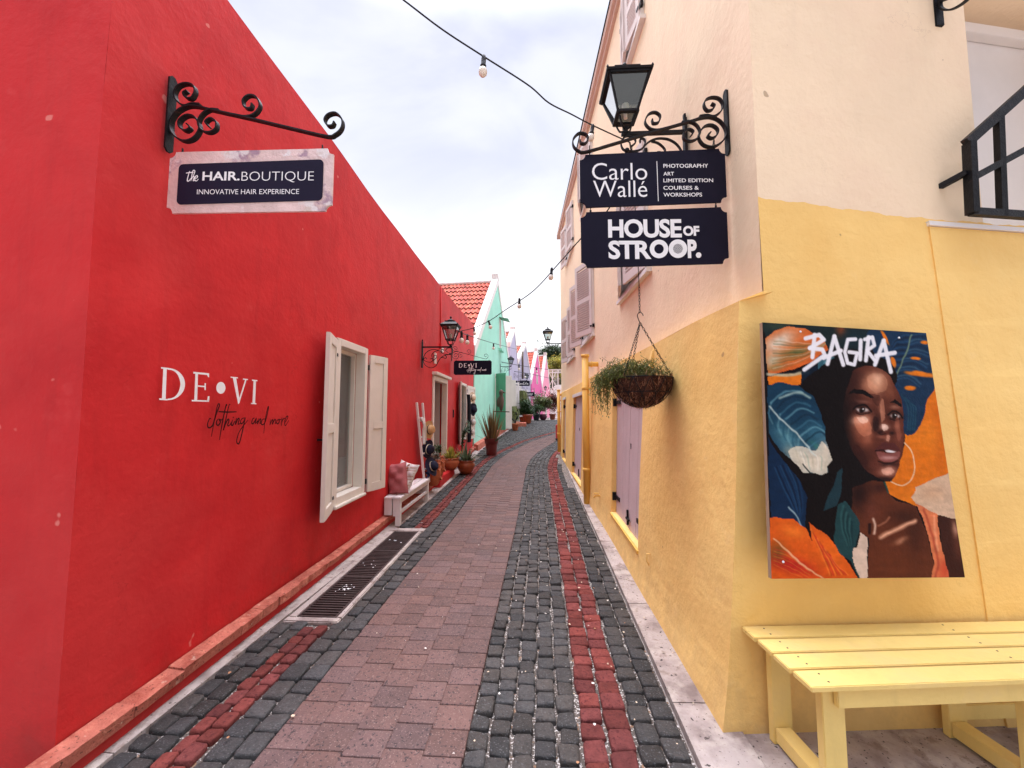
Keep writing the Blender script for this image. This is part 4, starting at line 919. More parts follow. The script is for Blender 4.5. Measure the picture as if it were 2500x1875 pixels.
def sm(pts):  # smoothed closed outline
    P = [Vector((x, y)) for x, y in pts]; n = len(P); o = []
    for i in range(n):
        a, b, c, d = P[i-1], P[i], P[(i+1) % n], P[(i+2) % n]
        for t in (0, .25, .5, .75): w = .5*((2*b)+(c-a)*t+(2*a-5*b+4*c-d)*t*t+(3*b-a-3*c+d)*t**3); o.append((w.x, w.y))
    return o
def poly(pts, col, a=1.0, smooth=False): mk = inpoly(sm(pts) if smooth else pts, XX, YY).astype(float); put(mk, col, a); return mk
def blob(x, y, rx, ry, col, a=.8, rot=0, clip=None, p=1.0):
    c, s = math.cos(R(rot)), math.sin(R(rot)); dx, dy = XX-x, YY-y; u, v = (dx*c+dy*s)/rx, (-dx*s+dy*c)/ry
    g = np.exp(-(u*u+v*v)**p); put(g if clip is None else g*clip, col, a)
def stroke(pts, w, col, a=1.0, soft=.5, clip=None, sharp=False):
    P = [(p.x, p.y) for p in catmull([Vector((x, y, 0)) for x, y in pts], 6)] if len(pts) > 2 and not sharp else pts
    d = np.full(uu.shape, 1e9); xx_, yy_ = (X_, Y_) if sharp else (XX, YY)
    for (x0, y0), (x1, y1) in zip(P, P[1:]):
        ex, ey = x1-x0, y1-y0; t = np.clip(((xx_-x0)*ex+(yy_-y0)*ey)/(ex*ex+ey*ey+1e-9), 0, 1); d = np.minimum(d, np.hypot(xx_-x0-t*ex, yy_-y0-t*ey))
    g = np.clip((w/2+soft*w*.5-d)/(soft*w+1e-6), 0, 1); put(g if clip is None else g*clip, col, a)
# background and leaves
bgm = poly([(860, 330), (935, 480), (945, 760), (905, 900), (870, 985), (830, 985), (860, 1060), (1010, 1130), (1350, 1300), (1330, 100), (900, 90)], (222, 122, 28))
blob(1120, 700, 200, 90, (240, 150, 50), .35, clip=bgm); blob(1000, 1080, 120, 60, (235, 140, 40), .4, clip=bgm); stroke([(1130, 560), (1160, 760), (1150, 900)], 50, (200, 100, 20), .4, 1, bgm)
bge = poly([(985, 1082), (1015, 1035), (1012, 1020), (1100, 975), (1225, 925), (1290, 1230), (1140, 1185), (1010, 1115)], (214, 182, 152)); blob(1100, 1050, 80, 50, (200, 150, 110), .35, clip=bge)
tp = poly([(80, 40), (1100, 90), (1080, 150), (950, 190), (700, 220), (500, 200), (300, 260), (120, 160)], (30, 44, 46))
blob(180, 80, 90, 30, (60, 75, 60), .8); blob(560, 100, 30, 40, (150, 75, 40), .8); blob(640, 150, 60, 50, (28, 52, 60), .8)
mon = poly([(720, 110), (900, 80), (1070, 120), (1128, 395), (1075, 500), (1052, 600), (1005, 690), (965, 708), (936, 690), (928, 600), (890, 500), (868, 410), (800, 300), (740, 200)], (28, 56, 82), smooth=True)
for k in range(16):
    t0 = k/16; x0, y0 = 975-105*t0, 140+270*t0
    stroke([(x0, y0), (x0+60+20*t0, y0-10), (x0+150, y0+10+30*t0)], 9, [(52, 92, 122), (20, 40, 66), (74, 110, 130)][k % 3], .55, .8, mon); stroke([(x0, y0), (x0-70, y0+5), (x0-110, y0+50)], 8, [(40, 84, 120), (18, 30, 50)][k % 2], .6, .8, mon)
for k in range(7): stroke([(920+10*k, 470+10*k), (960+8*k, 560), (960+6*k, 680)], 7, [(44, 92, 104), (24, 60, 84)][k % 2], .6, .8, mon)
stroke([(976, 138), (930, 270), (868, 412)], 9, (122, 142, 118), .9)
for x, y, rx, ry, ro in ((1052, 180, 24, 10, 0), (1000, 267, 32, 10, 0), (1030, 358, 92, 17, 6), (970, 437, 36, 14, 0), (868, 290, 14, 34, -20), (820, 150, 10, 50, -30)): blob(x, y, rx, ry, (228, 128, 34), 1, ro, p=4)
l1 = poly([(112, 150), (170, 105), (250, 82), (350, 98), (460, 160), (488, 215), (430, 250), (390, 285), (300, 320), (135, 360), (118, 260)], (214, 108, 48))
blob(190, 170, 110, 50, (222, 210, 190), .95, -25, l1); blob(160, 270, 60, 40, (200, 200, 175), .8, -30, l1); blob(300, 230, 100, 30, (92, 112, 66), .8, -15, l1); blob(180, 310, 60, 16, (120, 130, 80), .6, -10, l1); blob(400, 200, 60, 25, (190, 90, 40), .8, 0, l1)
for k in range(14): stroke([(470, 185), (330, 180+8*k), (160, 150+14*k)], 5, [(235, 222, 200), (150, 130, 80), (60, 90, 60), (225, 130, 70)][k % 4], .45, 1, l1)
poly([(128, 365), (330, 345), (322, 412), (140, 425)], (226, 126, 34)); stroke([(130, 350), (230, 360), (370, 340)], 18, (190, 190, 165), .8)
poly([(430, 270), (520, 250), (525, 300), (490, 385), (440, 388), (420, 320)], (62, 112, 124), .9); stroke([(470, 280), (450, 380)], 14, (120, 165, 172), .6)
poly([(330, 340), (420, 300), (440, 390), (330, 430)], (14, 34, 52), .9)
# hair and head
poly([(330, 430), (420, 330), (560, 240), (700, 230), (860, 300), (880, 420), (640, 400), (600, 560), (600, 800), (640, 1000), (560, 1260), (380, 1250), (350, 1000), (470, 880), (480, 700)], (20, 12, 12), smooth=True)
face = poly([(640, 330), (700, 312), (780, 318), (850, 372), (900, 455), (925, 540), (934, 640), (938, 760), (915, 880), (884, 960), (832, 978), (765, 950), (695, 890), (640, 800), (600, 700), (578, 600), (590, 480), (615, 390)], (100, 52, 38), smooth=True)
blob(585, 640, 75, 290, (26, 14, 13), 1, 0, face); blob(660, 880, 80, 90, (34, 17, 15), .9, -20, face); blob(640, 390, 60, 80, (60, 30, 24), .8, 0, face)
blob(765, 405, 66, 60, (222, 164, 128), 1, 0, face); blob(775, 385, 26, 30, (244, 200, 168), .8, 0, face); blob(735, 430, 40, 50, (186, 124, 94), .6, 0, face); blob(845, 440, 28, 60, (140, 84, 60), .7, -15, face)
blob(700, 650, 64, 74, (194, 118, 86), 1, 10, face); blob(680, 618, 48, 24, (250, 204, 176), .95, -10, face); blob(720, 735, 38, 40, (150, 84, 60), .7, 0, face); blob(730, 700, 20, 50, (196, 130, 102), .5, 10, face)
blob(905, 690, 22, 80, (134, 76, 58), .8, 0, face); blob(898, 655, 14, 22, (190, 130, 105), .7, 0, face)
blob(660, 520, 55, 28, (54, 27, 23), .8, 0, face); blob(700, 515, 45, 12, (150, 100, 82), .7, 10, face); blob(880, 545, 30, 12, (168, 120, 100), .7, 0, face)
blob(798, 560, 16, 60, (168, 110, 86), .8, -8, face); blob(776, 640, 26, 62, (52, 26, 22), .85, 6, face); blob(818, 640, 22, 40, (120, 66, 48), .8, 0, face)
blob(823, 662, 26, 14, (250, 212, 190), 1, 0, face); blob(845, 690, 44, 22, (96, 50, 38), .7, 0, face); blob(798, 690, 18, 14, (44, 20, 18), .9, 0, face); blob(866, 696, 14, 9, (34, 16, 14), .9, 0, face); blob(842, 728, 14, 18, (196, 140, 118), .6, 0, face); blob(805, 720, 30, 10, (186, 120, 96), .5, 10, face)
poly([(606, 468), (640, 440), (700, 448), (760, 490), (740, 496), (690, 470), (640, 466)], (20, 11, 11)); poly([(846, 522), (880, 503), (922, 530), (922, 546), (885, 524)], (20, 11, 11))
for (x, y, rx, s_) in ((692, 562, 46, 1), (882, 597, 34, 1)):
    blob(x, y, rx+10, 24, (44, 22, 20), .8, 8); blob(x, y, rx*.84, 12, (214, 200, 192), 1, 8, p=2.5); blob(x-2, y-1, 17, 17, (32, 16, 12), 1, p=3); blob(x+4, y-6, 4, 4, (250, 245, 240), 1, p=2)
stroke([(636, 560), (668, 534), (710, 538), (748, 574)], 9, (16, 8, 8), 1, .6); stroke([(840, 588), (868, 570), (900, 576), (925, 612)], 8, (16, 8, 8), 1, .6); stroke([(655, 578), (695, 586), (740, 580)], 5, (30, 14, 12), .9); stroke([(852, 612), (885, 620), (908, 616)], 5, (30, 14, 12), .9)
poly([(768, 800), (798, 762), (826, 748), (850, 758), (878, 752), (912, 800), (880, 800), (850, 792), (800, 804)], (92, 46, 42), smooth=True); blob(858, 803, 32, 7, (236, 228, 226), 1, 3, p=2.5); stroke([(770, 802), (812, 796), (830, 806)], 7, (26, 12, 12), .9)
poly([(776, 806), (830, 814), (880, 812), (912, 808), (905, 850), (860, 870), (815, 862), (785, 836)], (142, 84, 76), smooth=True); blob(850, 843, 46, 12, (204, 156, 146), .8, 0, p=1.3); blob(850, 884, 50, 10, (40, 19, 17), .8, 0, face)
blob(846, 922, 46, 26, (232, 172, 146), 1, 0, face); blob(780, 900, 34, 50, (112, 60, 46), .6, -20, face); blob(830, 968, 60, 14, (40, 20, 18), .8, 0, face)
for pts_, col_, al_ in (([(720, 372), (790, 352), (838, 400), (826, 452), (770, 462), (728, 430)], (232, 176, 140), .28), ([(640, 610), (690, 600), (742, 640), (744, 700), (700, 716), (655, 670)], (214, 138, 104), .5), ([(662, 604), (706, 600), (728, 622), (690, 636)], (252, 212, 186), .6),
    ([(802, 500), (818, 510), (822, 600), (806, 640), (796, 580)], (214, 150, 118), .55), ([(806, 650), (838, 650), (846, 672), (816, 680)], (250, 214, 192), .6), ([(812, 908), (862, 902), (886, 920), (862, 940), (824, 938)], (240, 184, 158), .5), ([(834, 712), (852, 712), (850, 744), (838, 742)], (224, 164, 138), .6),
    ([(890, 600), (912, 640), (918, 720), (900, 740), (888, 680)], (156, 92, 70), .5), ([(640, 760), (700, 800), (730, 880), (700, 900), (650, 820)], (66, 32, 26), .6), ([(760, 600), (786, 620), (780, 680), (762, 676)], (44, 22, 20), .6), ([(735, 470), (790, 480), (788, 540), (756, 520)], (74, 38, 30), .5)):
    put(inpoly(sm(pts_), XX, YY).astype(float)*face, col_, al_)
stroke([(790, 862), (850, 878), (905, 862)], 7, (30, 14, 14), .8, .7, face); stroke([(782, 690), (800, 706), (830, 700)], 5, (26, 12, 12), .8, .6, face); stroke([(600, 600), (640, 560)], 5, (40, 20, 18), .5, .8, face)
stroke([(944, 752), (986, 812), (1002, 890), (988, 962), (944, 1004), (900, 1002), (868, 984)], 8, (236, 196, 156), .95, .4)
# neck and shoulders
nk = poly([(640, 1020), (740, 980), (820, 985), (838, 1040), (900, 1100), (1010, 1130), (1080, 1290), (1125, 1480), (1118, 1610), (745, 1610), (745, 1330), (690, 1290), (640, 1180)], (104, 54, 33))
blob(680, 1060, 70, 110, (40, 20, 18), .9, 0, nk); blob(800, 1020, 60, 30, (66, 34, 26), .9, 0, nk); blob(760, 1160, 50, 70, (116, 62, 46), .7, 0, nk); blob(930, 1190, 90, 50, (66, 34, 24), .7, 0, nk); blob(1010, 1300, 60, 150, (62, 32, 22), .6, 0, nk)
stroke([(815, 1322), (880, 1285), (950, 1252), (1010, 1222)], 22, (228, 172, 138), 1, .9, nk); stroke([(765, 1210), (778, 1250), (775, 1300)], 15, (226, 190, 166), .9, .8, nk); stroke([(860, 1205), (840, 1230), (800, 1250)], 12, (180, 120, 92), .7, .9, nk); blob(930, 1345, 40, 16, (196, 140, 110), .8, -25, nk); stroke([(745, 1240), (748, 1300)], 14, (30, 14, 12), .8)
blob(880, 1480, 150, 90, (112, 58, 32), .7, 0, nk)
sh = poly([(1140, 1182), (1250, 1212), (1340, 1600), (1215, 1600), (1170, 1350)], (70, 36, 26)); blob(1245, 1275, 18, 50, (206, 156, 130), .9, -10, sh); blob(1262, 1380, 26, 80, (112, 62, 44), .7, -8, sh)
stp_ = poly([(1010, 1115), (1140, 1180), (1155, 1320), (1225, 1600), (1110, 1600), (1128, 1470), (1085, 1290), (1050, 1190)], (220, 130, 86)); blob(1190, 1520, 40, 70, (200, 78, 50), .8, 0, stp_); stroke([(1060, 1150), (1110, 1300), (1150, 1480), (1130, 1590)], 12, (170, 72, 52), .7, .9, stp_); stroke([(1120, 1190), (1130, 1300), (1150, 1400)], 12, (240, 170, 130), .7, .9, stp_)
# left hand leaves
l2 = poly([(125, 420), (200, 398), (310, 418), (400, 480), (442, 570), (472, 660), (478, 740), (522, 856), (492, 895), (494, 930), (455, 945), (430, 935), (388, 932), (350, 935), (290, 860), (200, 782), (140, 690)], (26, 62, 84))
blob(250, 720, 110, 60, (92, 142, 152), .85, 40, l2); blob(420, 700, 80, 60, (70, 124, 140), .7, 40, l2); blob(400, 870, 130, 60, (222, 208, 182), .98, 15, l2); blob(480, 800, 40, 60, (214, 200, 180), .9, 0, l2); blob(300, 820, 60, 30, (196, 196, 170), .7, 35, l2); blob(420, 770, 50, 16, (60, 120, 110), .7, 40, l2)
for k in range(9):
    t0 = k/9; x0, y0 = 150+260*t0, 520+290*t0
    stroke([(x0, y0), (x0+90, y0-70+20*t0), (x0+190-60*t0, y0-60+60*t0)], 10, [(120, 168, 176), (18, 44, 62), (70, 120, 138)][k % 3], .65, .9, l2); stroke([(x0, y0), (x0-10, y0+70), (x0+10, y0+120)], 10, [(120, 165, 170), (30, 76, 96)][k % 2], .5, .9, l2)
cm_ = put(inpoly(sm([(262, 800), (330, 770), (420, 800), (455, 745), (500, 800), (528, 856), (492, 900), (486, 945), (430, 938), (392, 930), (350, 938), (300, 880)]), XX, YY).astype(float)*l2, (226, 212, 188), .8)
for k in range(7): stroke([(300+30*k, 800+6*k), (320+28*k, 850), (345+22*k, 915)], 7, [(196, 186, 160), (244, 236, 220), (150, 170, 150)][k % 3], .5, .9, l2)
stroke([(205, 490), (260, 466), (330, 462), (380, 490)], 14, (190, 206, 190), .7, .8, l2); stroke([(140, 538), (220, 620), (290, 680), (420, 830)], 9, (206, 214, 204), .8, .7, l2); stroke([(345, 880), (390, 935)], 8, (30, 40, 40), .8)
l3 = poly([(140, 720), (190, 800), (250, 880), (330, 970), (374, 1080), (366, 1290), (300, 1215), (170, 1205), (150, 1000)], (20, 46, 74))
for k in range(9): stroke([(180+12*k, 900-4*k), (250+12*k, 1050), (340, 1240)], 8, [(46, 86, 118), (14, 30, 52), (30, 66, 100)][k % 3], .6, .9, l3)
stroke([(270, 1140), (320, 1200), (358, 1270)], 8, (176, 196, 196), .8, .8)
l4 = poly([(160, 1203), (300, 1212), (372, 1270), (415, 1358), (388, 1236), (500, 1310), (600, 1440), (700, 1600), (160, 1600)], (218, 98, 30)); blob(290, 1500, 150, 50, (176, 36, 34), .9, 15, l4); blob(210, 1420, 50, 60, (110, 80, 40), .8, 0, l4); blob(520, 1430, 60, 110, (232, 116, 36), .7, -30, l4); blob(300, 1290, 80, 40, (236, 136, 50), .6, 20, l4)
for k in range(10): stroke([(400+14*k, 1270+20*k), (460+12*k, 1400+12*k), (520+12*k, 1560)], 7, [(240, 140, 60), (176, 60, 30), (200, 40, 40)][k % 3], .6, .9, l4)
for k in range(8): stroke([(190, 1400+14*k), (280, 1430+16*k), (400, 1530+10*k)], 6, [(216, 60, 40), (230, 130, 60)][k % 2], .5, .9, l4)
stroke([(185, 1335), (270, 1415), (360, 1500), (490, 1590)], 11, (232, 176, 132), .9, .5)
poly([(580, 900), (548, 930), (535, 1000), (500, 1070), (475, 1160), (555, 1130), (580, 1010)], (36, 66, 74), .9); poly([(598, 1098), (560, 1130), (545, 1250), (540, 1350), (570, 1420), (640, 1470), (700, 1590), (740, 1600), (650, 1430), (670, 1370), (692, 1240), (645, 1160)], (38, 74, 76), .95)
for k in range(6): stroke([(590+10*k, 1130+20*k), (580+12*k, 1250), (620+6*k, 1370)], 10, [(58, 104, 102), (20, 46, 50)][k % 2], .6, .9)
poly([(690, 1293), (735, 1325), (745, 1600), (705, 1590), (650, 1455), (655, 1395), (680, 1385)], (218, 192, 170)); stroke([(830, 990), (850, 1050)], 12, (50, 90, 80), .8)
C_ *= (1+brush)[..., None]; C_ = np.clip(C_, 0, 1)**1.12
WS = [[(403, 132), (392, 258)], [(350, 152), (430, 132), (458, 160), (376, 206)], [(376, 206), (450, 215), (465, 246), (345, 328)], [(520, 142), (482, 296)], [(520, 142), (575, 302)], [(458, 262), (560, 222)], [(645, 158), (600, 160), (583, 230), (600, 292), (640, 302), (656, 236), (608, 230)],
      [(676, 165), (674, 272)], [(722, 148), (708, 278)], [(700, 160), (745, 148), (757, 194), (715, 222), (768, 288)], [(812, 168), (762, 302)], [(812, 168), (856, 344)], [(766, 252), (878, 236)]]
for s_ in WS: stroke(s_, 24 if len(s_) < 5 else 21, (240, 238, 240), .97, .25, sharp=True)
lin = np.clip(C_, 0, 1); lin = np.where(lin <= .04045, lin/12.92, ((lin+.055)/1.055)**2.4)*.92
tm = thing('mural_board', tuple(BLm), 'painted board of a woman among tropical leaves lettered BAGIRA on the yellow wall', 'mural')
me = bpy.data.meshes.new('painting'); nv = (GU+1)*(GV+1)
idx = np.arange(nv).reshape(GV+1, GU+1); faces = np.stack([idx[:-1, :-1], idx[1:, :-1], idx[1:, 1:], idx[:-1, 1:]], -1).reshape(-1, 4)
me.vertices.add(nv); me.vertices.foreach_set('co', (pos-np.array(BLm)).reshape(-1)); me.loops.add(faces.size); me.loops.foreach_set('vertex_index', faces.reshape(-1)); me.polygons.add(len(faces)); me.polygons.foreach_set('loop_start', np.arange(0, faces.size, 4)); me.update()
ca = me.color_attributes.new('tint', 'FLOAT_COLOR', 'POINT'); ca.data.foreach_set('color', np.concatenate([lin, np.ones(lin.shape[:2]+(1,))], -1).reshape(-1))
me.materials.append(mat('mural_paint', (1, 1, 1), .65, .08, tint=True, bump=.25, bscale=70)); me.validate(); ob = bpy.data.objects.new('painting', me); COL.objects.link(ob); ob.parent = tm
nrm = (TRm-TLm).cross(BLm-TLm).normalized(); nrm = nrm if nrm.y > 0 else -nrm
b = MB(); e = .0008; b.hexa([BLm+nrm*e, BRm+nrm*e, BRm+nrm*.02, BLm+nrm*.02, TLm+nrm*e, TRm+nrm*e, TRm+nrm*.02, TLm+nrm*.02]); b.build('panel', mat('plywood_edge', (.35, .24, .16), .8, .2, var=.2), tm)
b = MB(); b.bar(P3(.08, .06)+nrm*.021, P3(.92, .06)+nrm*.021, .04, .02, (0, 0, 1)); b.bar(P3(.08, .94)+nrm*.055, P3(.92, .94)+nrm*.055, .04, .085, (0, 0, 1)); b.build('batten', BARK, tm)
for u, v in ((.22, .03), (.82, .03), (.06, .94)):
    b = MB(); b.lathe([(.006, 0), (.005, .003), (0, .004)], P3(u, v), 10, (-nrm).to_track_quat('Z', 'Y').to_matrix()); b.build('screw', WLET, tm)
# ------------------------------------------------------------------ yellow bench
t = thing('yellow_bench', (1.9, 1.95, .03), 'large yellow slatted wooden bench standing under the mural', 'bench')
bl, fl, br_, fr_ = Vector((1.05, 2.075, 0)), Vector((1.085, 1.645, 0)), Vector((3.3, 2.27, 0)), Vector((3.34, 1.88, 0))
def bp(u, v, z): p = (fl*(1-u)+fr_*u)*(1-v)+(bl*(1-u)+br_*u)*v; return (p.x, p.y, z)
ZB = .525
for k in range(4):
    v0, v1 = k*.2567, k*.2567+.228; j = (.001, -.001, .0008, -.0012)[k]
    b = MB(); b.hexa([bp(j, v0, ZB-.022), bp(1, v0, ZB-.022), bp(1, v1, ZB-.022), bp(j, v1, ZB-.022), bp(j, v0, ZB), bp(1, v0, ZB), bp(1, v1, ZB), bp(j, v1, ZB)]); b.build('slat', YBENCH, t, bevel=.003)
    for u in (.03, .44, .82):
        for dv in (.06, .17):
            b = MB(); b.lathe([(.0045, 0), (.004, .0012), (0, .0016)], bp(u+.012, v0+dv, ZB-.0003), 8); b.build('screw', STEEL, t)
def bbox(b, u0, u1, v0, v1, z0, z1): b.hexa([bp(u0, v0, z0), bp(u1, v0, z0), bp(u1, v1, z0), bp(u0, v1, z0), bp(u0, v0, z1), bp(u1, v0, z1), bp(u1, v1, z1), bp(u0, v1, z1)])
b = MB(); bbox(b, .055, .97, .045, .10, ZB-.10, ZB-.0225); b.build('front_rail', YBENCH, t, bevel=.003)
b = MB(); bbox(b, .055, .97, .88, .93, ZB-.10, ZB-.0225); b.build('back_rail', YBENCH, t, bevel=.003)
for u in (.035, .42, .80):
    b = MB(); bbox(b, u, u+.042, .105, .19, .032, ZB-.0225); b.build('leg', YBENCH, t, bevel=.003)
    b = MB(); bbox(b, u, u+.042, .80, .879, .032, ZB-.0225); b.build('leg', YBENCH, t, bevel=.003)
    b = MB(); bbox(b, u+.004, u+.036, .192, .798, .045, .11); b.build('foot_brace', YBENCH, t, bevel=.003)
b = MB(); bbox(b, .46, .80, .84, .87, .10, .17); b.build('stretcher', YBENCH, t, bevel=.003)
# ------------------------------------------------------------------ white bench, cushions
t = thing('white_bench', (-1.9, 6, 0), 'low worn white slatted bench against the red wall holding two cushions', 'bench')
Zw = .43
for x0, x1 in ((-2.03, -1.915), (-1.905, -1.80)):
    b = MB(); b.box2((x0, 5.28, Zw-.03), (x1, 6.78, Zw)); b.build('slat', WBENCH, t, bevel=.004)
for yy in (5.29, 6.70):
    b = MB(); b.box2((-1.875, yy, .04), (-1.81, yy+.07, Zw-.031)); b.box2((-1.91, yy, .17), (-1.876, yy+.07, Zw-.031)); b.build('leg', WBENCH, t, bevel=.003)
    b = MB(); b.box2((-2.03, yy-.005, .185), (-1.925, yy+.07, Zw-.031)); b.build('leg', WBENCH, t, bevel=.003)
b = MB(); b.box2((-1.84, 5.37, .34), (-1.815, 6.69, .39)); b.build('front_rail', WBENCH, t, bevel=.003)
b = MB(); b.box2((-1.85, 5.37, .19), (-1.82, 6.69, .235)); b.build('lower_rail', WBENCH, t, bevel=.003)
def cushion(c, w, h, d, ry, rz, mt, label, fringe=False, seed=1):
    t = thing('cushion', c, label, 'cushion'); r_ = random.Random(seed); n = 16; b = MB(); b.smooth = True
    Rm = Matrix.Rotation(rz, 3, 'Z') @ Matrix.Rotation(ry, 3, 'X') @ Matrix.Rotation(R(13 if fringe else -9), 3, 'Y')
    for s in (1, -1):
        i0 = len(b.v)
        for j in range(n+1):
            for i in range(n+1):
                u, v = i/n*2-1, j/n*2-1; e = max(0, (1-abs(u)**2.6)*(1-abs(v)**2.6))**.5
                pin = 1-.10*(1-abs(u)**2)*(abs(v)**4) ; pin2 = 1-.10*(1-abs(v)**2)*(abs(u)**4)
                wr = .012*math.sin(u*5+v*7+seed)*e+.010*math.sin(v*11-u*3+seed*2)*e
                b.v.append(tuple(Vector(c)+Rm @ Vector((u*w/2*pin2, s*(d/2*e+.002)+wr, v*h/2*pin))))
        for j in range(n):
            for i in range(n): b.face((i0+j*(n+1)+i, i0+j*(n+1)+i+1, i0+(j+1)*(n+1)+i+1, i0+(j+1)*(n+1)+i))
    b.build('cover', mt, t)
    if fringe:
        f = MB()
        for k in range(9):
            z = (-.4+.1*k)*h; p = Vector(c)+Rm @ Vector((w*.12, -d*.44, z)); q = Vector(c)+Rm @ Vector((w*.46, -d*.2, z+.03)); mm_ = (p+q)/2+Rm @ Vector((0, -.02, -.004)); f.tube([p, mm_, q], .004, 5)
            f.tube([p, p+Rm @ Vector((-.015, -.012, -.012)), p+Rm @ Vector((-.02, -.01, -.035))], [.010, .013, .004], 6)
        f.build('tassels', FRINGE, t)
cushion((-1.93, 5.52, .64), .30, .46, .17, R(-8), R(-6), ROSEF, 'crumpled rose pink cushion, the nearer of two on the white bench', seed=3)
cushion((-1.92, 5.80, .63), .34, .44, .14, R(-20), R(-12), WFAB, 'white cushion with rust tassel stripes leaning beside the pink one', True, seed=5)
# ------------------------------------------------------------------ ladder rack, hats, scarf
t = thing('ladder_rack', (-1.98, 6.95, .3), 'slim white wooden ladder leaning on the red wall behind the bench', 'ladder')
for y0_, y1_ in ((6.82, 6.66), (7.12, 7.02)):
    b = MB(); b.bar((-1.90, y0_, .30), (-2.02, y1_, 1.76), .045, .035, (0, 1, 0)); b.build('post', WBENCH, t, bevel=.004)
for k in range(4):
    q = .18+.2*k; b = MB(); b.bar((-1.90-.12*q, 6.83-.16*q, .30+1.46*q), (-1.90-.12*q, 7.11-.1*q, .30+1.46*q), .025, .025); b.build('rung', WBENCH, t)
def hat(c, rb_, rc, hc, mt, label, dirv=(1, 0, 0), band=None, wav=.02):
    t = thing('hat', c, label, 'hat'); M3 = Vector(dirv).normalized().to_track_quat('Z', 'Y').to_matrix(); b = MB(); b.smooth = True; n = 32; prof = [(rb_, 0), (rb_*.85, .004), (rc*1.1, .004), (rc, .012), (rc*.97, hc*.6), (rc*.8, hc*.92), (rc*.4, hc), (.0001, hc*.97)]; i0 = len(b.v)
    for (r_, z) in prof:
        for k in range(n):
            a = 2*math.pi*k/n; zz = z+(wav*math.sin(2*a+rb_*30)*(r_/rb_)**3 if r_ > rc*1.05 else 0); b.v.append(tuple(Vector(c)+M3 @ Vector((r_*math.cos(a), r_*math.sin(a), zz))))
    for i in range(len(prof)-1):
        for k in range(n): b.face((i0+i*n+k, i0+i*n+(k+1) % n, i0+(i+1)*n+(k+1) % n, i0+(i+1)*n+k))
    b.build('brim_and_crown', mt, t)
    b = MB(); b.lathe([(rc*1.02, .014), (rc*1.03, .03), (rc*1.0, .032)], c, n, M3); b.build('band', band or NAVY, t)
hat((-1.90, 7.05, 1.27), .165, .088, .10, STRAW, 'tan straw hat hanging on the white ladder', (.95, -.35, .05))
hat((-1.90, 7.0, .92), .17, .09, .10, NAVY, 'dark navy hat with a pale band hanging below the tan hat', (.93, -.36, -.08), PSTRAW)
hat((-1.83, 7.02, .60), .18, .09, .11, NAVY, 'dark hat tipped on the ladder foot beside the white bench', (.9, -.25, .35), PSTRAW)
def cloth_strip(c, pts, w, mt, label, name='scarf', cat='scarf', dirx=(0, 1, 0), seed=2):
    r_ = random.Random(seed); b = MB(); b.smooth = True; P = catmull(pts, 5); n = 9; i0 = 0; ax = Vector(dirx)
    for i, p in enumerate(P):
        for k in range(n): u = k/(n-1)-.5; b.v.append(tuple(p+ax*(u*w*(1+.12*math.sin(i*.9)))+Vector((.018*math.sin(u*22+i*.25), 0, 0))))
    for i in range(len(P)-1):
        for k in range(n-1): b.face((i*n+k, i*n+k+1, (i+1)*n+k+1, (i+1)*n+k))
    o = b.build(name, mt, None); tag(o, label, cat)
    md = o.modifiers.new('thick', 'SOLIDIFY'); md.thickness = .008
cloth_strip(None, [(-1.97, 6.8, 1.50), (-1.93, 6.84, 1.38), (-1.94, 6.9, 1.22), (-1.93, 6.9, 1.02)], .18, WFAB, 'crumpled white scarf knotted round the ladder above the hats', seed=4)
cloth_strip(None, [(-1.90, 6.98, .52), (-1.85, 6.92, .47), (-1.84, 6.80, .452)], .16, mat('blue_cloth', (.02, .05, .12), .9, .1, var=.3), 'dark blue cloth heaped at the end of the white bench', 'cloth', 'cloth')
b = MB(); b.smooth = True; P = [(-1.86, 11.15, 2.1), (-1.84, 11.17, 1.9), (-1.84, 11.2, 1.5), (-1.83, 11.2, 1.0), (-1.83, 11.2, .72)]; W_ = [.10, .26, .28, .30, .34]; n = 12
for p, w_ in zip(P, W_):
    for k in range(n): a = 2*math.pi*k/n; b.v.append((p[0]+.05*math.cos(a)*(1+.25*math.sin(5*a)), p[1]+w_/2*math.sin(a), p[2]))
for i in range(len(P)-1):
    for k in range(n): b.face((i*n+k, i*n+(k+1) % n, (i+1)*n+(k+1) % n, (i+1)*n+k))
tag(b.build('dress', BLACKF), 'long black dress hanging in front of the far red window', 'dress')
b = MB(); b.tube([(-1.99, 11.1, 2.33), (-1.9, 11.15, 2.33), (-1.86, 11.15, 2.2), (-1.86, 11.0, 2.1)], .006); b.tube([(-1.86, 11.15, 2.2), (-1.86, 11.3, 2.1)], .006); tag(b.build('clothes_hanger', WLET), 'wire clothes hanger carrying the black dress', 'hanger')
hat((-1.80, 11.55, 2.02), .17, .10, .09, PSTRAW, 'pale straw hat, topmost on the shutter beside the black dress', (1, -.4, .1))
hat((-1.78, 11.60, 1.66), .20, .11, .10, NAVY, 'wide dark navy hat below the pale straw one', (1, -.45, 0))
hat((-1.80, 11.6, 1.28), .17, .09, .09, WFAB, 'white hat with dark band below the wide navy one', (1, -.4, 0))
hat((-1.82, 11.62, .98), .12, .07, .08, WFAB, 'small white hat, lowest beside the black dress', (1, -.4, 0))
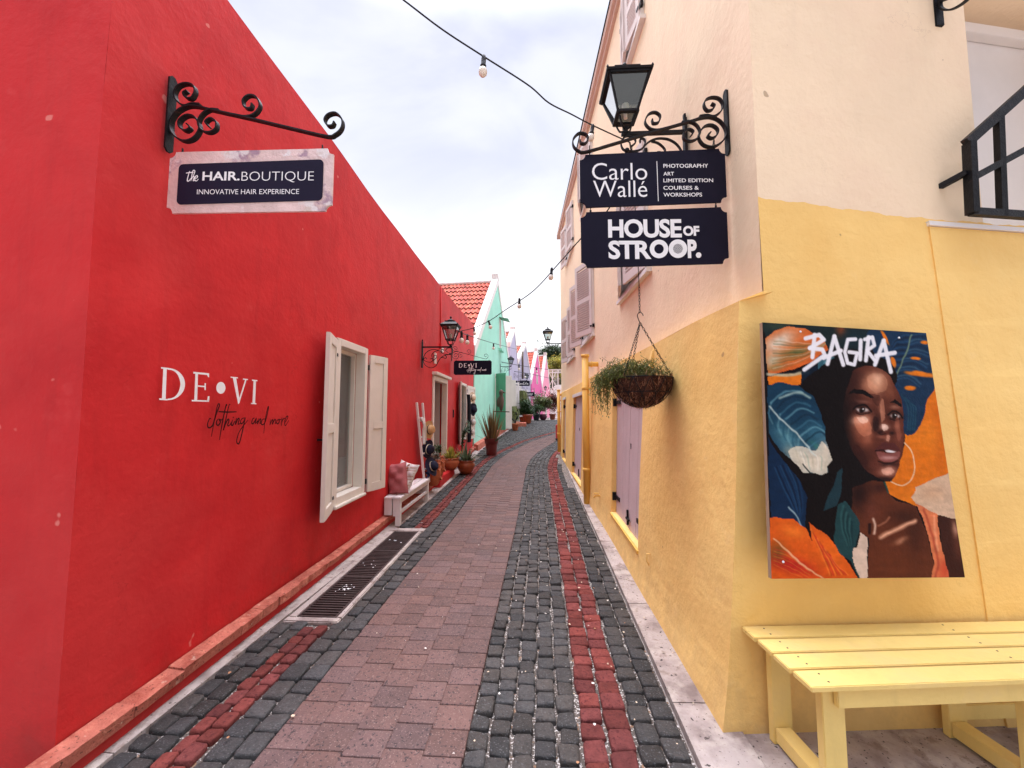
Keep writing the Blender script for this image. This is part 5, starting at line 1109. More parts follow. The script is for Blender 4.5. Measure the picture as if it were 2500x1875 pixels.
# ------------------------------------------------------------------ pots and plants
def leafq(b, p, d, L_, w, droop=0, seg=4, taper=1.0, fold=0):
    """a blade leaf starting at p going along d"""
    d = Vector(d).normalized(); s = d.cross(Vector((0, 0, 1)))
    if s.length < .05: s = Vector((1, 0, 0))
    s.normalize(); q = Vector(p); n = len(b.v); dd = d.copy()
    for i in range(seg+1):
        t_ = i/seg; ww = w*(math.sin(math.pi*min(1, .22+.78*t_)**1.0) if taper == 2 else (1-t_**1.7)*taper+.02)
        b.v += [tuple(q-s*ww/2), tuple(q+s*ww/2)]; q = q+dd*(L_/seg); dd = (dd+Vector((0, 0, -droop/seg))).normalized()
    for i in range(seg): b.face((n+2*i, n+2*i+1, n+2*i+3, n+2*i+2))
def rv(r_, a, b): return r_.uniform(a, b)
def pot(t, c, prof, mt, soil_r, soil_z, n=28):
    b = MB(); b.lathe(prof, c, n); b.build('pot', mt, t)
    b = MB(); b.lathe([(soil_r, soil_z-.01), (soil_r*.6, soil_z+.005), (0, soil_z+.008)], c, 16); b.build('soil', SOIL, t)
BOWL = [(.11, 0), (.16, .06), (.205, .14), (.222, .20), (.215, .25), (.19, .275), (.20, .30), (.225, .315), (.225, .33), (.19, .33), (.18, .27)]
PLAS = [(.155, 0), (.165, .02), (.19, .34), (.195, .36), (.215, .365), (.235, .52), (.24, .535), (.215, .53), (.205, .36)]
CONE = [(.10, 0), (.12, .02), (.165, .26), (.185, .265), (.19, .32), (.165, .32), (.155, .25)]
def sc(prof, s, sz=None): return [(r_*s, z*(sz or s)) for r_, z in prof]
rr = random.Random(11)
def tinted(b, r_, lo=.6, hi=1.5): v = r_.uniform(lo, hi); b.col = (v*r_.uniform(.9, 1.2), v, v*r_.uniform(.8, 1.1))
def aloe(c, L_, n, w, mt, t, up_=.5, droop=.25, r0=.05, name='leaves', taper=1.0, seed=1):
    r_ = random.Random(seed); b = MB()
    for i in range(n):
        a = r_.uniform(0, 6.283); k = r_.uniform(0, 1)**.7; e = math.sin(k*1.35); d = (math.cos(a)*e, math.sin(a)*e, up_+math.cos(k*1.35)); tinted(b, r_, .6, 1.7)
        leafq(b, (c[0]+math.cos(a)*r0*k, c[1]+math.sin(a)*r0*k, c[2]), d, L_*r_.uniform(.6, 1.05)*(1.1-.25*k), w*r_.uniform(.7, 1.2), droop*r_.uniform(.3, 1.4)*k*2, 5, taper)
    return b.build(name, mt, t)
def bush(c, rx, ry, rz, n, ls, mt, t, seed=1, name='foliage', clumps=14, droop=0):
    r_ = random.Random(seed); b = MB(); cs = []
    for i in range(clumps):
        a, z, k = r_.uniform(0, 6.283), r_.uniform(-1, 1), r_.uniform(.35, 1)**.5; q = math.sqrt(1-z*z)*k; cs.append((Vector((c[0]+rx*q*math.cos(a)*.75, c[1]+ry*q*math.sin(a)*.75, c[2]+rz*z*k*.75)), r_.uniform(.5, 1.7), r_.uniform(.22, .5)))
    for i in range(n):
        o_, br, sz = r_.choice(cs); g = Vector((r_.gauss(0, 1)*rx, r_.gauss(0, 1)*ry, r_.gauss(0, 1)*rz))*sz*.62; p = o_+g; v = br*r_.uniform(.6, 1.4); b.col = (v*r_.uniform(.85, 1.3), v, v*r_.uniform(.7, 1.1))
        d = Vector((r_.uniform(-1, 1), r_.uniform(-1, 1), r_.uniform(-.6, 1)-droop)); leafq(b, p, d, ls*r_.uniform(.6, 1.4), ls*.42, .3, 2, 2)
    return b.build(name, mt, t)
def potted(kind, x, y, s, prof, pm, label, cat='potted plant', z=None, name='potted_plant', **k):
    z = gz(y)+.034 if z is None else z; t = thing(name, (x, y, z), label, cat); top = prof[-4][1]*s if len(prof) > 8 else prof[-3][1]*s
    pot(t, (x, y, z), sc(prof, s), pm, prof[-1][0]*s*.98, (prof[-1][1])*s*1.0+.03*s); return t, (x, y, z+prof[-1][1]*s+.03*s)
t, c = potted('aloe', -1.60, 9.35, 1.0, BOWL, TERRG, 'round glazed terracotta bowl of grey green aloe at the street edge')
aloe(c, .42, 60, .055, ALOE, t, .25, .35, .12, seed=3); b = MB(); tinted(b, rr); leafq(b, c, (.02, .02, 1), .75, .02, 0); b.build('flower_stem', BARK, t)
t, c = potted('tall', -1.30, 12.35, .98, PLAS, MAROON, 'tall maroon plastic pot of long bronze sword leaves before the mint wall')
aloe(c, 1.15, 60, .075, LEAFB, t, 1.6, .12, .12, seed=8); aloe(c, .95, 10, .06, LEAFD, t, .25, .25, .1, 'outer_leaves', seed=15)
t = thing('bowl_planter', (-1.88, 8.95, .34), 'shallow clay planter of variegated leaves with white pebbles by the shop door', 'potted plant')
pot(t, (-1.88, 8.95, .27), sc(BOWL, .85, .8), TERRA, .16, .22); aloe((-1.88, 8.95, .50), .34, 55, .05, LEAFY, t, .5, .3, .1, seed=5, taper=2); b = MB()
for i in range(26): a = rr.uniform(0, 6.3); b.lathe([(.0, -.012), (.016, 0), (0, .012)], (-1.88+.17*math.cos(a), 8.95+.17*math.sin(a), .515), 6)
b.build('pebbles', WLET, t)
def jar(x, y, z, s, label, seed):
    t = thing('strawberry_jar', (x, y, z), label, 'potted plant'); b = MB(); b.lathe(sc([(.10, 0), (.13, .05), (.165, .18), (.17, .30), (.14, .40), (.125, .44), (.15, .47), (.15, .49), (.12, .49), (.11, .44)], s), (x, y, z), 24); b.build('jar', TERRA, t)
    b = MB()
    for k in range(9):
        a = k*2.4; zz = z+(.14+.11*(k % 3))*s; ca, sa = math.cos(a), math.sin(a); o = Vector((ca, sa, .6)).normalized(); b.lathe([(.03*s, 0), (.045*s, .03*s), (.05*s, .05*s), (.04*s, .05*s), (.02*s, .01)], (x+ca*.14*s, y+sa*.14*s, zz), 10, o.to_track_quat('Z', 'Y').to_matrix())
    b.build('pockets', TERRA, t); bush((x, y, z+.60*s), .14*s, .14*s, .16*s, 420, .045, mat('grey_leaf', (.16, .15, .13), .7, .2, tint=True) if seed == 1 else LEAFD, t, seed); return t
jar(-1.90, 7.42, gz(7.4)+.165, .85, 'ribbed terracotta strawberry jar with wispy grey plant, nearer the bench', 1)
jar(-1.95, 7.95, gz(8)+.23, .85, 'terracotta strawberry jar with dark leaves on the red step', 2)
t = thing('fern_plant', (-1.93, 10.4, .3), 'dark arching cactus like fronds standing before the red wall near the dress', 'plant'); b = MB(); b.lathe(sc(CONE, .8), (-1.90, 10.4, gz(10.4)+.16), 20); b.build('pot', TERRA, t); b = MB()
for i in range(12):
    a = rr.uniform(-1.2, 1.2); P = [Vector((-1.90, 10.4, .45)), Vector((-1.88+.05*math.cos(a), 10.4-.06+.2*math.sin(a), 1.0)), Vector((-1.82+.12*math.cos(a), 10.38+.42*math.sin(a), 1.25+rr.uniform(-.2, .15)))]
    Q = catmull(P, 8); b.col = (.8, .8, .8); b.tube(Q, .008, 5)
    for q in Q[4:]:
        for sgn in (1, -1): tinted(b, rr); leafq(b, q, (rr.uniform(-.2, .5), sgn, -.3), .12, .02, .5, 2)
b.build('fronds', LEAFD, t)
# hanging basket
HB = Vector((.835, 2.98, 1.845))
t = thing('hanging_basket', tuple(HB), 'wire basket lined with brown coconut fibre and a trailing green plant, hung on chains', 'hanging basket')
RB = .218; prof = [(RB*math.cos(R(a)), -RB*.98*math.sin(R(a))) for a in range(0, 91, 10)]; prof[-1] = (0.001, prof[-1][1])
b = MB(); b.smooth = True; nn = 48; i0 = 0
for i, (r_, z) in enumerate(prof):
    for k in range(nn):
        a = 2*math.pi*k/nn; j = 1+.05*math.sin(a*7+i*1.9)+rr.uniform(-.035, .035); b.v.append((HB.x+r_*j*math.cos(a), HB.y+r_*j*math.sin(a), HB.z+z*(1+rr.uniform(-.03, .03))+.01))
for i in range(len(prof)-1):
    for k in range(nn): b.face((i*nn+k, i*nn+(k+1) % nn, (i+1)*nn+(k+1) % nn, (i+1)*nn+k))
b.build('coir_liner', COIR, t)
b = MB()
for i in range(4200):
    a, e = rr.uniform(0, 6.283), rr.uniform(-.05, 1.5); n_ = Vector((math.cos(a)*math.cos(e), math.sin(a)*math.cos(e), -math.sin(e))); p = HB+n_*RB*1.0+Vector((0, 0, .012)); tg = Vector((rr.uniform(-1, 1), rr.uniform(-1, 1), rr.uniform(-1, 1))); tg = (tg-n_*tg.dot(n_)*.75).normalized(); v = rr.uniform(.3, 2.2); b.col = (v, v, v)
    leafq(b, p, tg, rr.uniform(.025, .065), .0032, .5, 3)
b.build('loose_fibres', FIBRE, t)
b = MB(); ringpts = lambda z, r_, n=40: [(HB.x+r_*math.cos(6.2832*k/n), HB.y+r_*math.sin(6.2832*k/n), HB.z+z) for k in range(n+1)]
b.tube(ringpts(.008, RB*1.04), .0045, 6); b.tube(ringpts(-.10, RB*.93), .003, 5)
for k in range(12):
    for sg in (1, -1):
        a0 = k*6.2832/12; P = []
        for i in range(8): e = R(i*11.5); a = a0+sg*i*.085; P.append((HB.x+RB*1.045*math.cos(e)*math.cos(a), HB.y+RB*1.045*math.cos(e)*math.sin(a), HB.z-RB*1.03*math.sin(e)+.008))
        b.tube(P, .0028, 5)
b.build('wire_frame', IRON, t)
AP = HB+Vector((0, 0, .44)); 
def chain(b, a, c, link=.022, r_=.0022):
    a, c = Vector(a), Vector(c); L_ = (c-a).length; n = int(L_/link); d = (c-a)/L_; s = d.orthogonal().normalized(); o = d.cross(s)
    for i in range(n):
        m_ = a+d*(i+.5)*L_/n; q = s if i % 2 else o; b.tube([m_+d*math.cos(w_)*link*.68+q*math.sin(w_)*link*.3 for w_ in [k*.785 for k in range(9)]], r_, 4, cap=False)
for k in range(3):
    a = R(100+120*k); b = MB(); chain(b, AP, (HB.x+RB*math.cos(a), HB.y+RB*math.sin(a), HB.z+.01)); b.build('chain', IRON, t)
b = MB(); b.tube(catmull([AP, AP+Vector((-.012, 0, .03)), AP+Vector((-.018, 0, .06)), AP+Vector((0, 0, .085)), AP+Vector((.02, 0, .07)), AP+Vector((.026, 0, .055))], 4), .0035, 6); chain(b, AP+Vector((0, 0, .08)), AP+Vector((0, 0, .30))); b.tube([AP+Vector((0, 0, .30)), (HB.x-.03, HB.y, 3.72)], .003, 6); b.build('hook', IRON, t)
b = MB(); r_ = random.Random(4)
def sprig(b, pts, n, ls, r_):
    P = catmull(pts, 6); b.col = (.9, .8, .6); b.tube(P, .0016, 4)
    for i in range(n):
        q = P[r_.randrange(1, len(P))]+Vector((r_.gauss(0, .012), r_.gauss(0, .012), r_.gauss(0, .012))); v = r_.uniform(.5, 1.9); b.col = (v*r_.uniform(.9, 1.25), v, v*.8); leafq(b, q, (r_.uniform(-1, 1), r_.uniform(-1, 1), r_.uniform(-.8, 1)), ls*r_.uniform(.6, 1.3), ls*.35, .3, 2, 2)
for i in range(150):
    a = r_.uniform(0, 6.283); k = r_.uniform(0, .95)*RB; x, y = HB.x+k*math.cos(a), HB.y+k*math.sin(a); h_ = r_.uniform(.05, .17)*(1.15-.5*(x-HB.x+RB)/(2*RB))
    sprig(b, [(x, y, HB.z-.01), (x+r_.uniform(-.04, .04), y+r_.uniform(-.04, .04), HB.z+h_*.6), (x+r_.uniform(-.12, .08), y+r_.uniform(-.07, .07), HB.z+h_)], 22, .020, r_)
for i in range(90):
    y = HB.y+r_.uniform(-.17, .12); x0 = HB.x-RB*r_.uniform(.3, .95); L_ = r_.uniform(0, 1)**1.6; dx = r_.uniform(.02, .15); h0 = r_.uniform(.0, .13)
    sprig(b, [(x0, y, HB.z), (x0-dx*.6, y+r_.uniform(-.04, .04), HB.z+h0), (HB.x-RB-dx, y+r_.uniform(-.05, .05), HB.z+h0*.4-.10*L_), (HB.x-RB-dx*.9+r_.uniform(-.03, .03), y+r_.uniform(-.05, .05), HB.z-.03-.25*L_)], 34, .021, r_)
b.build('foliage', LEAFM, t)
# ------------------------------------------------------------------ black railing beside the recessed door
t = thing('stair_railing', (2.45, 2.25, 2.9), 'black square bar railing rising to the right beside the recessed white door', 'railing')
def rp(px, py, dy=0): 
    q = ray(px, py); n_ = Vector((-.147, 1, 0)); P0 = Vector((2.37, yp(2.37)-.10, 0)); k = (P0-EYE).dot(n_)/q.dot(n_); return EYE+q*k
b = MB(); b.bar(rp(2366, 349), rp(2374, 522), .034, .05, (1, 0, 0)); b.build('post', IRON, t)
e = Vector((.6, .088, 0))
for (p, q, n_, w_) in (((2359, 350), (2500, 224), 'top_rail', .052), ((2376, 434), (2500, 367), 'middle_rail', .036), ((2370, 517), (2500, 526), 'bottom_rail', .042)):
    A_, B_ = rp(*p), rp(*q); B_ = B_+(B_-A_)*1.6; b = MB(); b.bar(A_, B_, w_, .032, (0, 0, 1)); b.build(n_, IRON, t)
for px, ya, yb2 in ((2442, 285, 530), (2530, 215, 530), (2610, 150, 532)): b = MB(); b.bar(rp(px-4, ya), rp(px+5, yb2), .032, .034, (1, 0, 0)); b.build('baluster', IRON, t)
b = MB(); q = rp(2360, 421); b.bar(q, Vector((q.x-.06, yp(q.x-.06)+.03, q.z-.03)), .03, .03); b.build('wall_stay', IRON, t)
# ------------------------------------------------------------------ gabled houses further along the lane
def tile_roof(b, ridge0, ridge1, eave0, eave1, nu, nv, amp=.035):
    """wavy pantiles between ridge line and eave line"""
    r0, r1, e0, e1 = map(Vector, (ridge0, ridge1, eave0, eave1)); n = (r1-r0).cross(e0-r0).normalized(); n = n if n.z > 0 else -n
    U_ = nu*6
    for j in range(nv):
        v = .7+.6*rr.random(); i0 = len(b.v)
        for k, (t_, lift) in enumerate(((j/nv, .0), ((j+1.06)/nv, .055))):
            for i in range(U_+1):
                u = i/U_; p = (r0*(1-u)+r1*u)*(1-t_)+(e0*(1-u)+e1*u)*t_; b.v.append(tuple(p+n*(amp*math.sin(2*math.pi*i/6)+lift)))
        for i in range(U_):
            if i % 6 == 0: v = rr.uniform(.75, 1.3); b.col = (v, v*rr.uniform(.85, 1.1), v)
            b.face((i0+i, i0+i+1, i0+U_+2+i, i0+U_+1+i))
def house(name, p0, p1, zb0, ze0, zp, ze1, wm, label, depth=6.0, kpeak=.5, rake=.16, openings=(), nu=22, parapet=True, cat='house'):
    """gable facade along p0->p1 (plan), body extends to the left/back"""
    p0, p1 = Vector((*p0, 0)), Vector((*p1, 0)); d = (p1-p0); L_ = d.length; d.normalize(); n = Vector((-d.y, d.x, 0)); t = thing(name, tuple(p0+Vector((0, 0, zb0))), label, cat)
    Pf = lambda u, z, o=0: p0+d*u-n*o+Vector((0, 0, z)); uk = L_*kpeak; b = MB(); th = .25
    zt = lambda u: ze0+(zp-ze0)*u/uk if u <= uk else zp+(ze1-zp)*(u-uk)/(L_-uk)
    us = sorted(set([0, uk, L_]+[o[0] for o in openings]+[o[1] for o in openings])); 
    for a, c in zip(us, us[1:]):
        um = (a+c)/2; ho = [(o[2], o[3]) for o in openings if o[0] < um < o[1]]; ho.sort(); z = zb0
        for (h0, h1) in ho: b.quad(Pf(a, z), Pf(c, z), Pf(c, h0), Pf(a, h0)); z = h1
        b.quad(Pf(a, z), Pf(c, z), Pf(c, zt(c)), Pf(a, zt(a)))
    b.quad(Pf(0, zb0), Pf(0, zb0, -depth), Pf(0, ze0-.1, -depth), Pf(0, ze0-.1)); b.quad(Pf(L_, zb0), Pf(L_, zb0, -depth), Pf(L_, ze1-.1, -depth), Pf(L_, ze1-.1))
    b.poly([Pf(0, zb0, -depth), Pf(L_, zb0, -depth), Pf(L_, ze1-.1, -depth), Pf(uk, zp-.2, -depth), Pf(0, ze0-.1, -depth)])
    b.build('wall', wm, t)
    b = MB(); tile_roof(b, Pf(uk, zp-.22, -.26), Pf(uk, zp-.22, -depth), Pf(-.12, ze0-.30, -.26), Pf(-.12, ze0-.30, -depth), nu, max(5, int((zp-ze0)*3.6))); tile_roof(b, Pf(uk, zp-.22, -.26), Pf(uk, zp-.22, -depth), Pf(L_+.1, ze1-.30, -.26), Pf(L_+.1, ze1-.30, -depth), nu, max(4, int((zp-ze1)*2.5))); rf_ = b.build('roof', TILE, t)
    b = MB(); b.tube([Pf(uk, zp-.17, -.26), Pf(uk, zp-.17, -depth)], .09, 8); b.build('ridge', WTRIM, rf_)
    b = MB()
    def rk(ua, za, ub, zb_, w=rake): b.hexa([Pf(ua, za-w, .03), Pf(ub, zb_-w, .03), Pf(ub, zb_-w, -th), Pf(ua, za-w, -th), Pf(ua, za+.05, .03), Pf(ub, zb_+.05, .03), Pf(ub, zb_+.05, -th), Pf(ua, za+.05, -th)])
    rk(-.02, ze0, uk, zp); rk(uk, zp, L_+.02, ze1); b.hexa([Pf(uk-.16, zp-.1, .04), Pf(uk+.16, zp-.1, .04), Pf(uk+.16, zp-.1, -th-.02), Pf(uk-.16, zp-.1, -th-.02), Pf(uk-.16, zp+.16, .04), Pf(uk+.16, zp+.16, .04), Pf(uk+.16, zp+.16, -th-.02), Pf(uk-.16, zp+.16, -th-.02)])
    b.build('gable_coping', WTRIM, t)
    for o in openings:
        a, c, z0, z1, kind = o[:5]; b = MB(); dm = {'d': LEAFPANEL, 'w': GINT, 'k': DARKI}[kind]
        b.hexa([Pf(a, z0, -.14), Pf(c, z0, -.14), Pf(c, z0, -.18), Pf(a, z0, -.18), Pf(a, z1, -.14), Pf(c, z1, -.14), Pf(c, z1, -.18), Pf(a, z1, -.18)]); dn = b.build({'d': 'door', 'w': 'window', 'k': 'door'}[kind], dm, t)
        b = MB(); w_ = .09
        for (x0, x1, y0_, y1_) in ((a-.02, a+w_, z0, z1), (c-w_, c+.02, z0, z1), (a+w_, c-w_, z1-w_, z1+.02)): b.hexa([Pf(x0, y0_, .02), Pf(x1, y0_, .02), Pf(x1, y0_, -.139), Pf(x0, y0_, -.139), Pf(x0, y1_, .02), Pf(x1, y1_, .02), Pf(x1, y1_, -.139), Pf(x0, y1_, -.139)])
        b.build('frame', WTRIM, dn)
        if len(o) > 5:   # open leaves: (side, angle from wall outward deg, width, material, louvered)
            for (sd_, ang, w_, mt_, lv) in o[5]:
                h_ = Pf(a if sd_ < 0 else c, 0, .04); ba = math.atan2(d.y, d.x); aa = ba+(math.pi if sd_ < 0 else 0)+(1 if sd_ < 0 else -1)*R(ang); shutter(t, (h_.x, h_.y), aa, w_, z0+.03, z1, mt_, louv=lv, splits=(.42,))
    return t, Pf
LEAFPANEL = WTRIM
GSH = mat('green_shutter', (.11, .33, .21), .5, .4, var=.05)
t, Pg = house('mint_house', (-2.03, 13.42), (-1.33, 22.0), .2, 3.9, 8.05, 4.6, GREEN, 'mint green gabled house with white coping and orange tiled roof beyond the red wall', depth=7, kpeak=.555, rake=.34, nu=34,
    openings=((4.2, 5.2, .75, 3.35, 'd', ((-1, 62, .55, GSH, False), (1, 72, .6, WTRIM, False))), (6.2, 7.2, .85, 3.3, 'd', ((-1, 50, .5, GSH, False), (1, 70, .55, WTRIM, False))), (5.3, 5.75, 4.75, 6.2, 'w')))
b = MB(); q0, q1 = Pg(5.15, 4.6, .04), Pg(5.9, 4.66, -.0); b.hexa([Pg(5.1, 4.58, .16), Pg(5.95, 4.58, .16), Pg(5.95, 4.58, 0), Pg(5.1, 4.58, 0), Pg(5.1, 4.68, .16), Pg(5.95, 4.68, .16), Pg(5.95, 4.68, 0), Pg(5.1, 4.68, 0)]); b.build('window_ledge', GREEN, t)
b = MB(); b.hexa([Pg(5.2, 6.25, .02), Pg(5.85, 6.25, .02), Pg(5.85, 6.25, 0), Pg(5.2, 6.25, 0), Pg(5.2, 6.1, .45), Pg(5.85, 6.1, .45), Pg(5.85, 6.16, .45), Pg(5.2, 6.16, .45)]); b.build('window_hatch', GSH, t)
b = MB()
for i in range(14):
    a, c = i*.62, (i+1)*.62-.01; za, zc = gz(13.4+a), gz(13.4+c); b.hexa([Pg(a, za-.05, .16), Pg(c, zc-.05, .16), Pg(c, zc-.05, 0), Pg(a, za-.05, 0), Pg(a, za+.20, .15), Pg(c, zc+.20, .15), Pg(c, zc+.24, 0), Pg(a, za+.24, 0)])
b.build('brick_ledge', BRICK, t)
b = MB(); b.hexa([Pg(-.04, 3.62, .06), Pg(1.5, 3.62, .06), Pg(1.5, 3.62, -.3), Pg(-.04, 3.62, -.3), Pg(-.04, 3.9, .09), Pg(1.5, 3.9, .09), Pg(1.5, 3.9, -.3), Pg(-.04, 3.9, -.3)]); 
W1 = lambda o: o
t, P2 = house('lavender_house', (-1.28, 22.15), (-1.0, 27.6), .7, 5.6, 7.0, 4.9, LAV, 'pale lavender gabled house with white louvered doors next after the mint house', depth=6, kpeak=.52, rake=.24, openings=((.8, 1.7, 1.0, 3.4, 'd', ((-1, 30, .45, WTRIM, True), (1, 40, .5, WTRIM, True))), (3.2, 4.2, 1.0, 3.4, 'd', ((1, 30, .5, WTRIM, True),))))
t, P3_ = house('grey_lavender_house', (-.97, 27.8), (-.12, 34.0), .9, 5.4, 7.15, 4.9, LAV2, 'grey lavender house with steep white gable, second after the mint house', depth=6, kpeak=.55, rake=.26, openings=((1.2, 2.2, 1.0, 3.3, 'd', ((1, 30, .5, WTRIM, True),)), (3.8, 4.8, 1.0, 3.3, 'd')))
t, P4 = house('magenta_house', (-.05, 34.2), (1.0, 38.6), .95, 4.4, 7.5, 4.2, PINK, 'bright magenta pink house with white gable and orange tiles', depth=8, kpeak=.55, rake=.36, openings=((1.0, 2.0, 1.0, 3.2, 'd'), (2.6, 3.4, 1.0, 3.2, 'd'), (2.0, 2.6, 4.2, 5.2, 'w')))
t, P5 = house('rose_house', (1.05, 38.8), (2.0, 43.2), .95, 4.4, 7.75, 4.2, PINK2, 'smaller rose pink house with white capped gable behind the magenta one', depth=6, kpeak=.5, rake=.36, openings=((1.4, 2.4, 1.0, 3.2, 'd'),))
t = thing('white_house', (4.5, 50, .95), 'far white house with arched top at the end of the lane', 'house')
b = MB(); b.poly([(2.1, 48, .9), (6.5, 48, .9), (6.5, 48, 4.4), (4.2, 48, 5.0), (2.9, 48, 4.9), (2.1, 48, 4.0)]); b.quad((2.1, 48, .9), (2.1, 54, .9), (2.1, 54, 4), (2.1, 48, 4)); b.quad((2.1, 48, 4.0), (2.1, 54, 4), (2.9, 54, 4.9), (2.9, 48, 4.9)); b.quad((2.9, 48, 4.9), (2.9, 54, 4.9), (4.2, 54, 5), (4.2, 48, 5)); b.build('wall', WHITEW, t)
b = MB(); b.box2((2.9, 47.96, 1.9), (3.5, 47.99, 3.2)); b.build('window', GINT, t)
t = thing('lattice_balcony', (3.0, 46, 4.6), 'white openwork timber balcony with diagonal braces before the trees', 'balcony')
b = MB(); x0, x1, z0, z1, yy = 2.0, 3.6, 4.3, 6.6, 46.0
for x in (x0, x0+.45, 3.1): b.box2((x-.06, yy-.06, 1.0 if x == 3.1 else 3.4), (x+.06, yy+.06, z1))
b.build('post', WTRIM, t)
b = MB()
for z in (z1, z1-.35, z0): b.box2((x0-.1, yy-.05, z-.05), (x1, yy+.05, z+.05))
b.bar((x0, yy, z0+.2), (x0+.9, yy, z1-.2), .08, .08); b.bar((x0, yy, z1-.2), (x0+.9, yy, z0+.2), .08, .08); b.build('rail', WTRIM, t)
b = MB()
for k in range(12): b.box2((x0+k*.13, yy-.02, z1-.3), (x0+k*.13+.05, yy+.02, z1-.05)); b.box2((2.6+.06*(k % 2), yy-.02, z0+k*.16), (2.95, yy+.02, z0+k*.16+.05))
b.build('lattice', WTRIM, t)
# ------------------------------------------------------------------ hanging signs and lanterns down the lane
def far_sign(px, py, pz, label, squig, w=.92, th_=.33):
    sign_bracket(px, py, pz+.2, 1, 'small scroll bracket on the '+label[1], detail=False)
    t = hanging_board(px+.08, py, pz-.12, w, th_, BLACKP, label[0], r=.03); b = MB()
    for i, st in enumerate(squig): ribbon2(b, [(px+.08+w*(.1+.8*x), py-.001, pz-.12-th_*(.15+.7*y)) for x, y in st], .028, (0, -1, 0), .004+.0006*i, False)
    b.build('lettering', WLET, t); return t
KAS = [[(.02, .2), (.12, .1), (.10, .5), (.04, .9), (.0, .8)], [(.24, .1), (.12, .5), (.2, .6), (.28, .85)], [(.38, .5), (.32, .55), (.33, .8), (.4, .6), (.42, .8)], [(.5, .45), (.46, .6), (.5, .7), (.46, .85)], [(.66, .1), (.6, .3), (.6, .8), (.56, .85), (.68, .8)], [(.74, .5), (.73, .8)], [(.73, .35), (.745, .36)], [(.84, .15), (.80, .5), (.82, .8)], [(.96, .5), (.90, .55), (.91, .8), (.97, .6), (1.0, .8)]]
WAV = lambda a, c, y, n: [(a+(c-a)*i/n, y+(.12 if i % 2 else -.12)) for i in range(n+1)]
far_sign(P2(2.3, 0, .02).x, P2(2.3, 0).y, 3.68, ('small black sign with curly white script before the lavender house', 'lavender house, nearest of three'), KAS)
far_sign(P3_(1.0, 0, .02).x, P3_(1.0, 0).y, 3.18, ('small black sign with white mark and wavy lettering, second down the lane', 'grey lavender house'), [WAV(.3, .95, .35, 9), WAV(.4, .9, .7, 8), [(.05, .2), (.15, .5), (.05, .8), (.2, .9)]])
far_sign(P4(.3, 0, .02).x+.1, P4(.3, 0).y, 3.0, ('small dark blank looking sign against the magenta house', 'magenta house'), [WAV(.4, .85, .75, 7)])
far_sign(1.0, 38.3, 2.75, ('farthest small black sign with a white dot and blurred letters', 'rose pink house'), [WAV(.35, .95, .5, 9), [(.08, .4), (.15, .35), (.2, .5), (.12, .6), (.08, .45)]])
lantern(Pg(5.45, 0, .03).x, Pg(5.45, 0).y, 3.82, 1, 'black lantern on the mint green house over the shutters', arm=.52, lo=True)
lantern(P3_(.5, 0, .03).x, P3_(.5, 0).y, 3.9, 1, 'small black lantern over the curly script sign', arm=.5, lo=True)
lantern(P4(3.6, 0, .03).x, P4(3.6, 0).y, 3.6, 1, 'tiny far black lantern by the magenta house', arm=.5, lo=True)
b = MB(); b.tube([(P3_(1.6, 0, .02).x+.02, P3_(1.6, 0).y-.1, 4.1), (P3_(1.6, 0).x+.02, P3_(1.6, 0).y-.1, 6.2)], .09, 8); tag(b.build('post', BARK), 'grey brown timber post rising beside the lavender house gable', 'post')
# ------------------------------------------------------------------ trees
def tree(x, y, h, cz, rx, rz, mt, label, n, ls, seed):
    t = thing('tree', (x, y, 1.0), label, 'tree', 'trees at the end of the lane'); b = MB(); b.tube(catmull([(x, y, .9), (x+.1, y, cz*.5), (x-.05, y, cz)], 5), [.22-.012*i for i in range(11)], 8)
    for k in range(6): a = k*1.05; b.tube([(x, y, cz-rz*.6), (x+rx*.35*math.cos(a), y+rx*.35*math.sin(a), cz+rz*.1), (x+rx*.6*math.cos(a), y+rx*.6*math.sin(a), cz+rz*.4)], [.08, .05, .02], 6)
    b.build('trunk', BARK, t); bush((x, y, cz), rx, rx, rz, n, ls, mt, t, seed, 'crown', clumps=26)
tree(2.85, 57, 12, 9.6, 2.3, 1.6, LEAFD, 'dark green tree above the lane end beneath the far lantern', 9000, .34, 21)
tree(3.6, 52, 9, 7.5, 1.7, 1.5, LEAFY, 'yellow green bushy tree behind the white lattice balcony', 7000, .26, 22)
tree(3.7, 55, 9, 5.6, 2.2, 2.0, LEAFD, 'dark lower tree behind the white lattice balcony', 5000, .3, 23)
# palm behind the cream building
t = thing('palm_tree', (2.2, 17, .45), 'feathery palm fronds showing behind the cream building edge', 'palm'); b = MB(); b.tube(catmull([(2.3, 17, .4), (2.35, 17, 6), (2.62, 17, 12.5)], 8), .13, 8); b.build('trunk', BARK, t)
for i in range(12):
    a = R(150+15*i) if i < 6 else rr.uniform(0, 6.3); b = MB(); L_ = rr.uniform(.7, 1.05); P = catmull([(2.62, 17, 12.5), (2.62+L_*.5*math.cos(a), 17+L_*.5*math.sin(a), 12.8), (2.62+L_*math.cos(a), 17+L_*math.sin(a), 12.2), (2.62+L_*1.1*math.cos(a), 17+L_*1.1*math.sin(a), 11.5-.15*(i % 4))], 9); b.col = (.8, .8, .8); b.tube(P, .015, 5)
    for q in P[6:]:
        for sg in (1, -1): tinted(b, rr); leafq(b, q, (-math.sin(a)*sg*.6+rr.uniform(-.3, .3), math.cos(a)*sg*.6, -.8), .45, .035, .5, 3)
    b.build('frond', LEAFM, t)
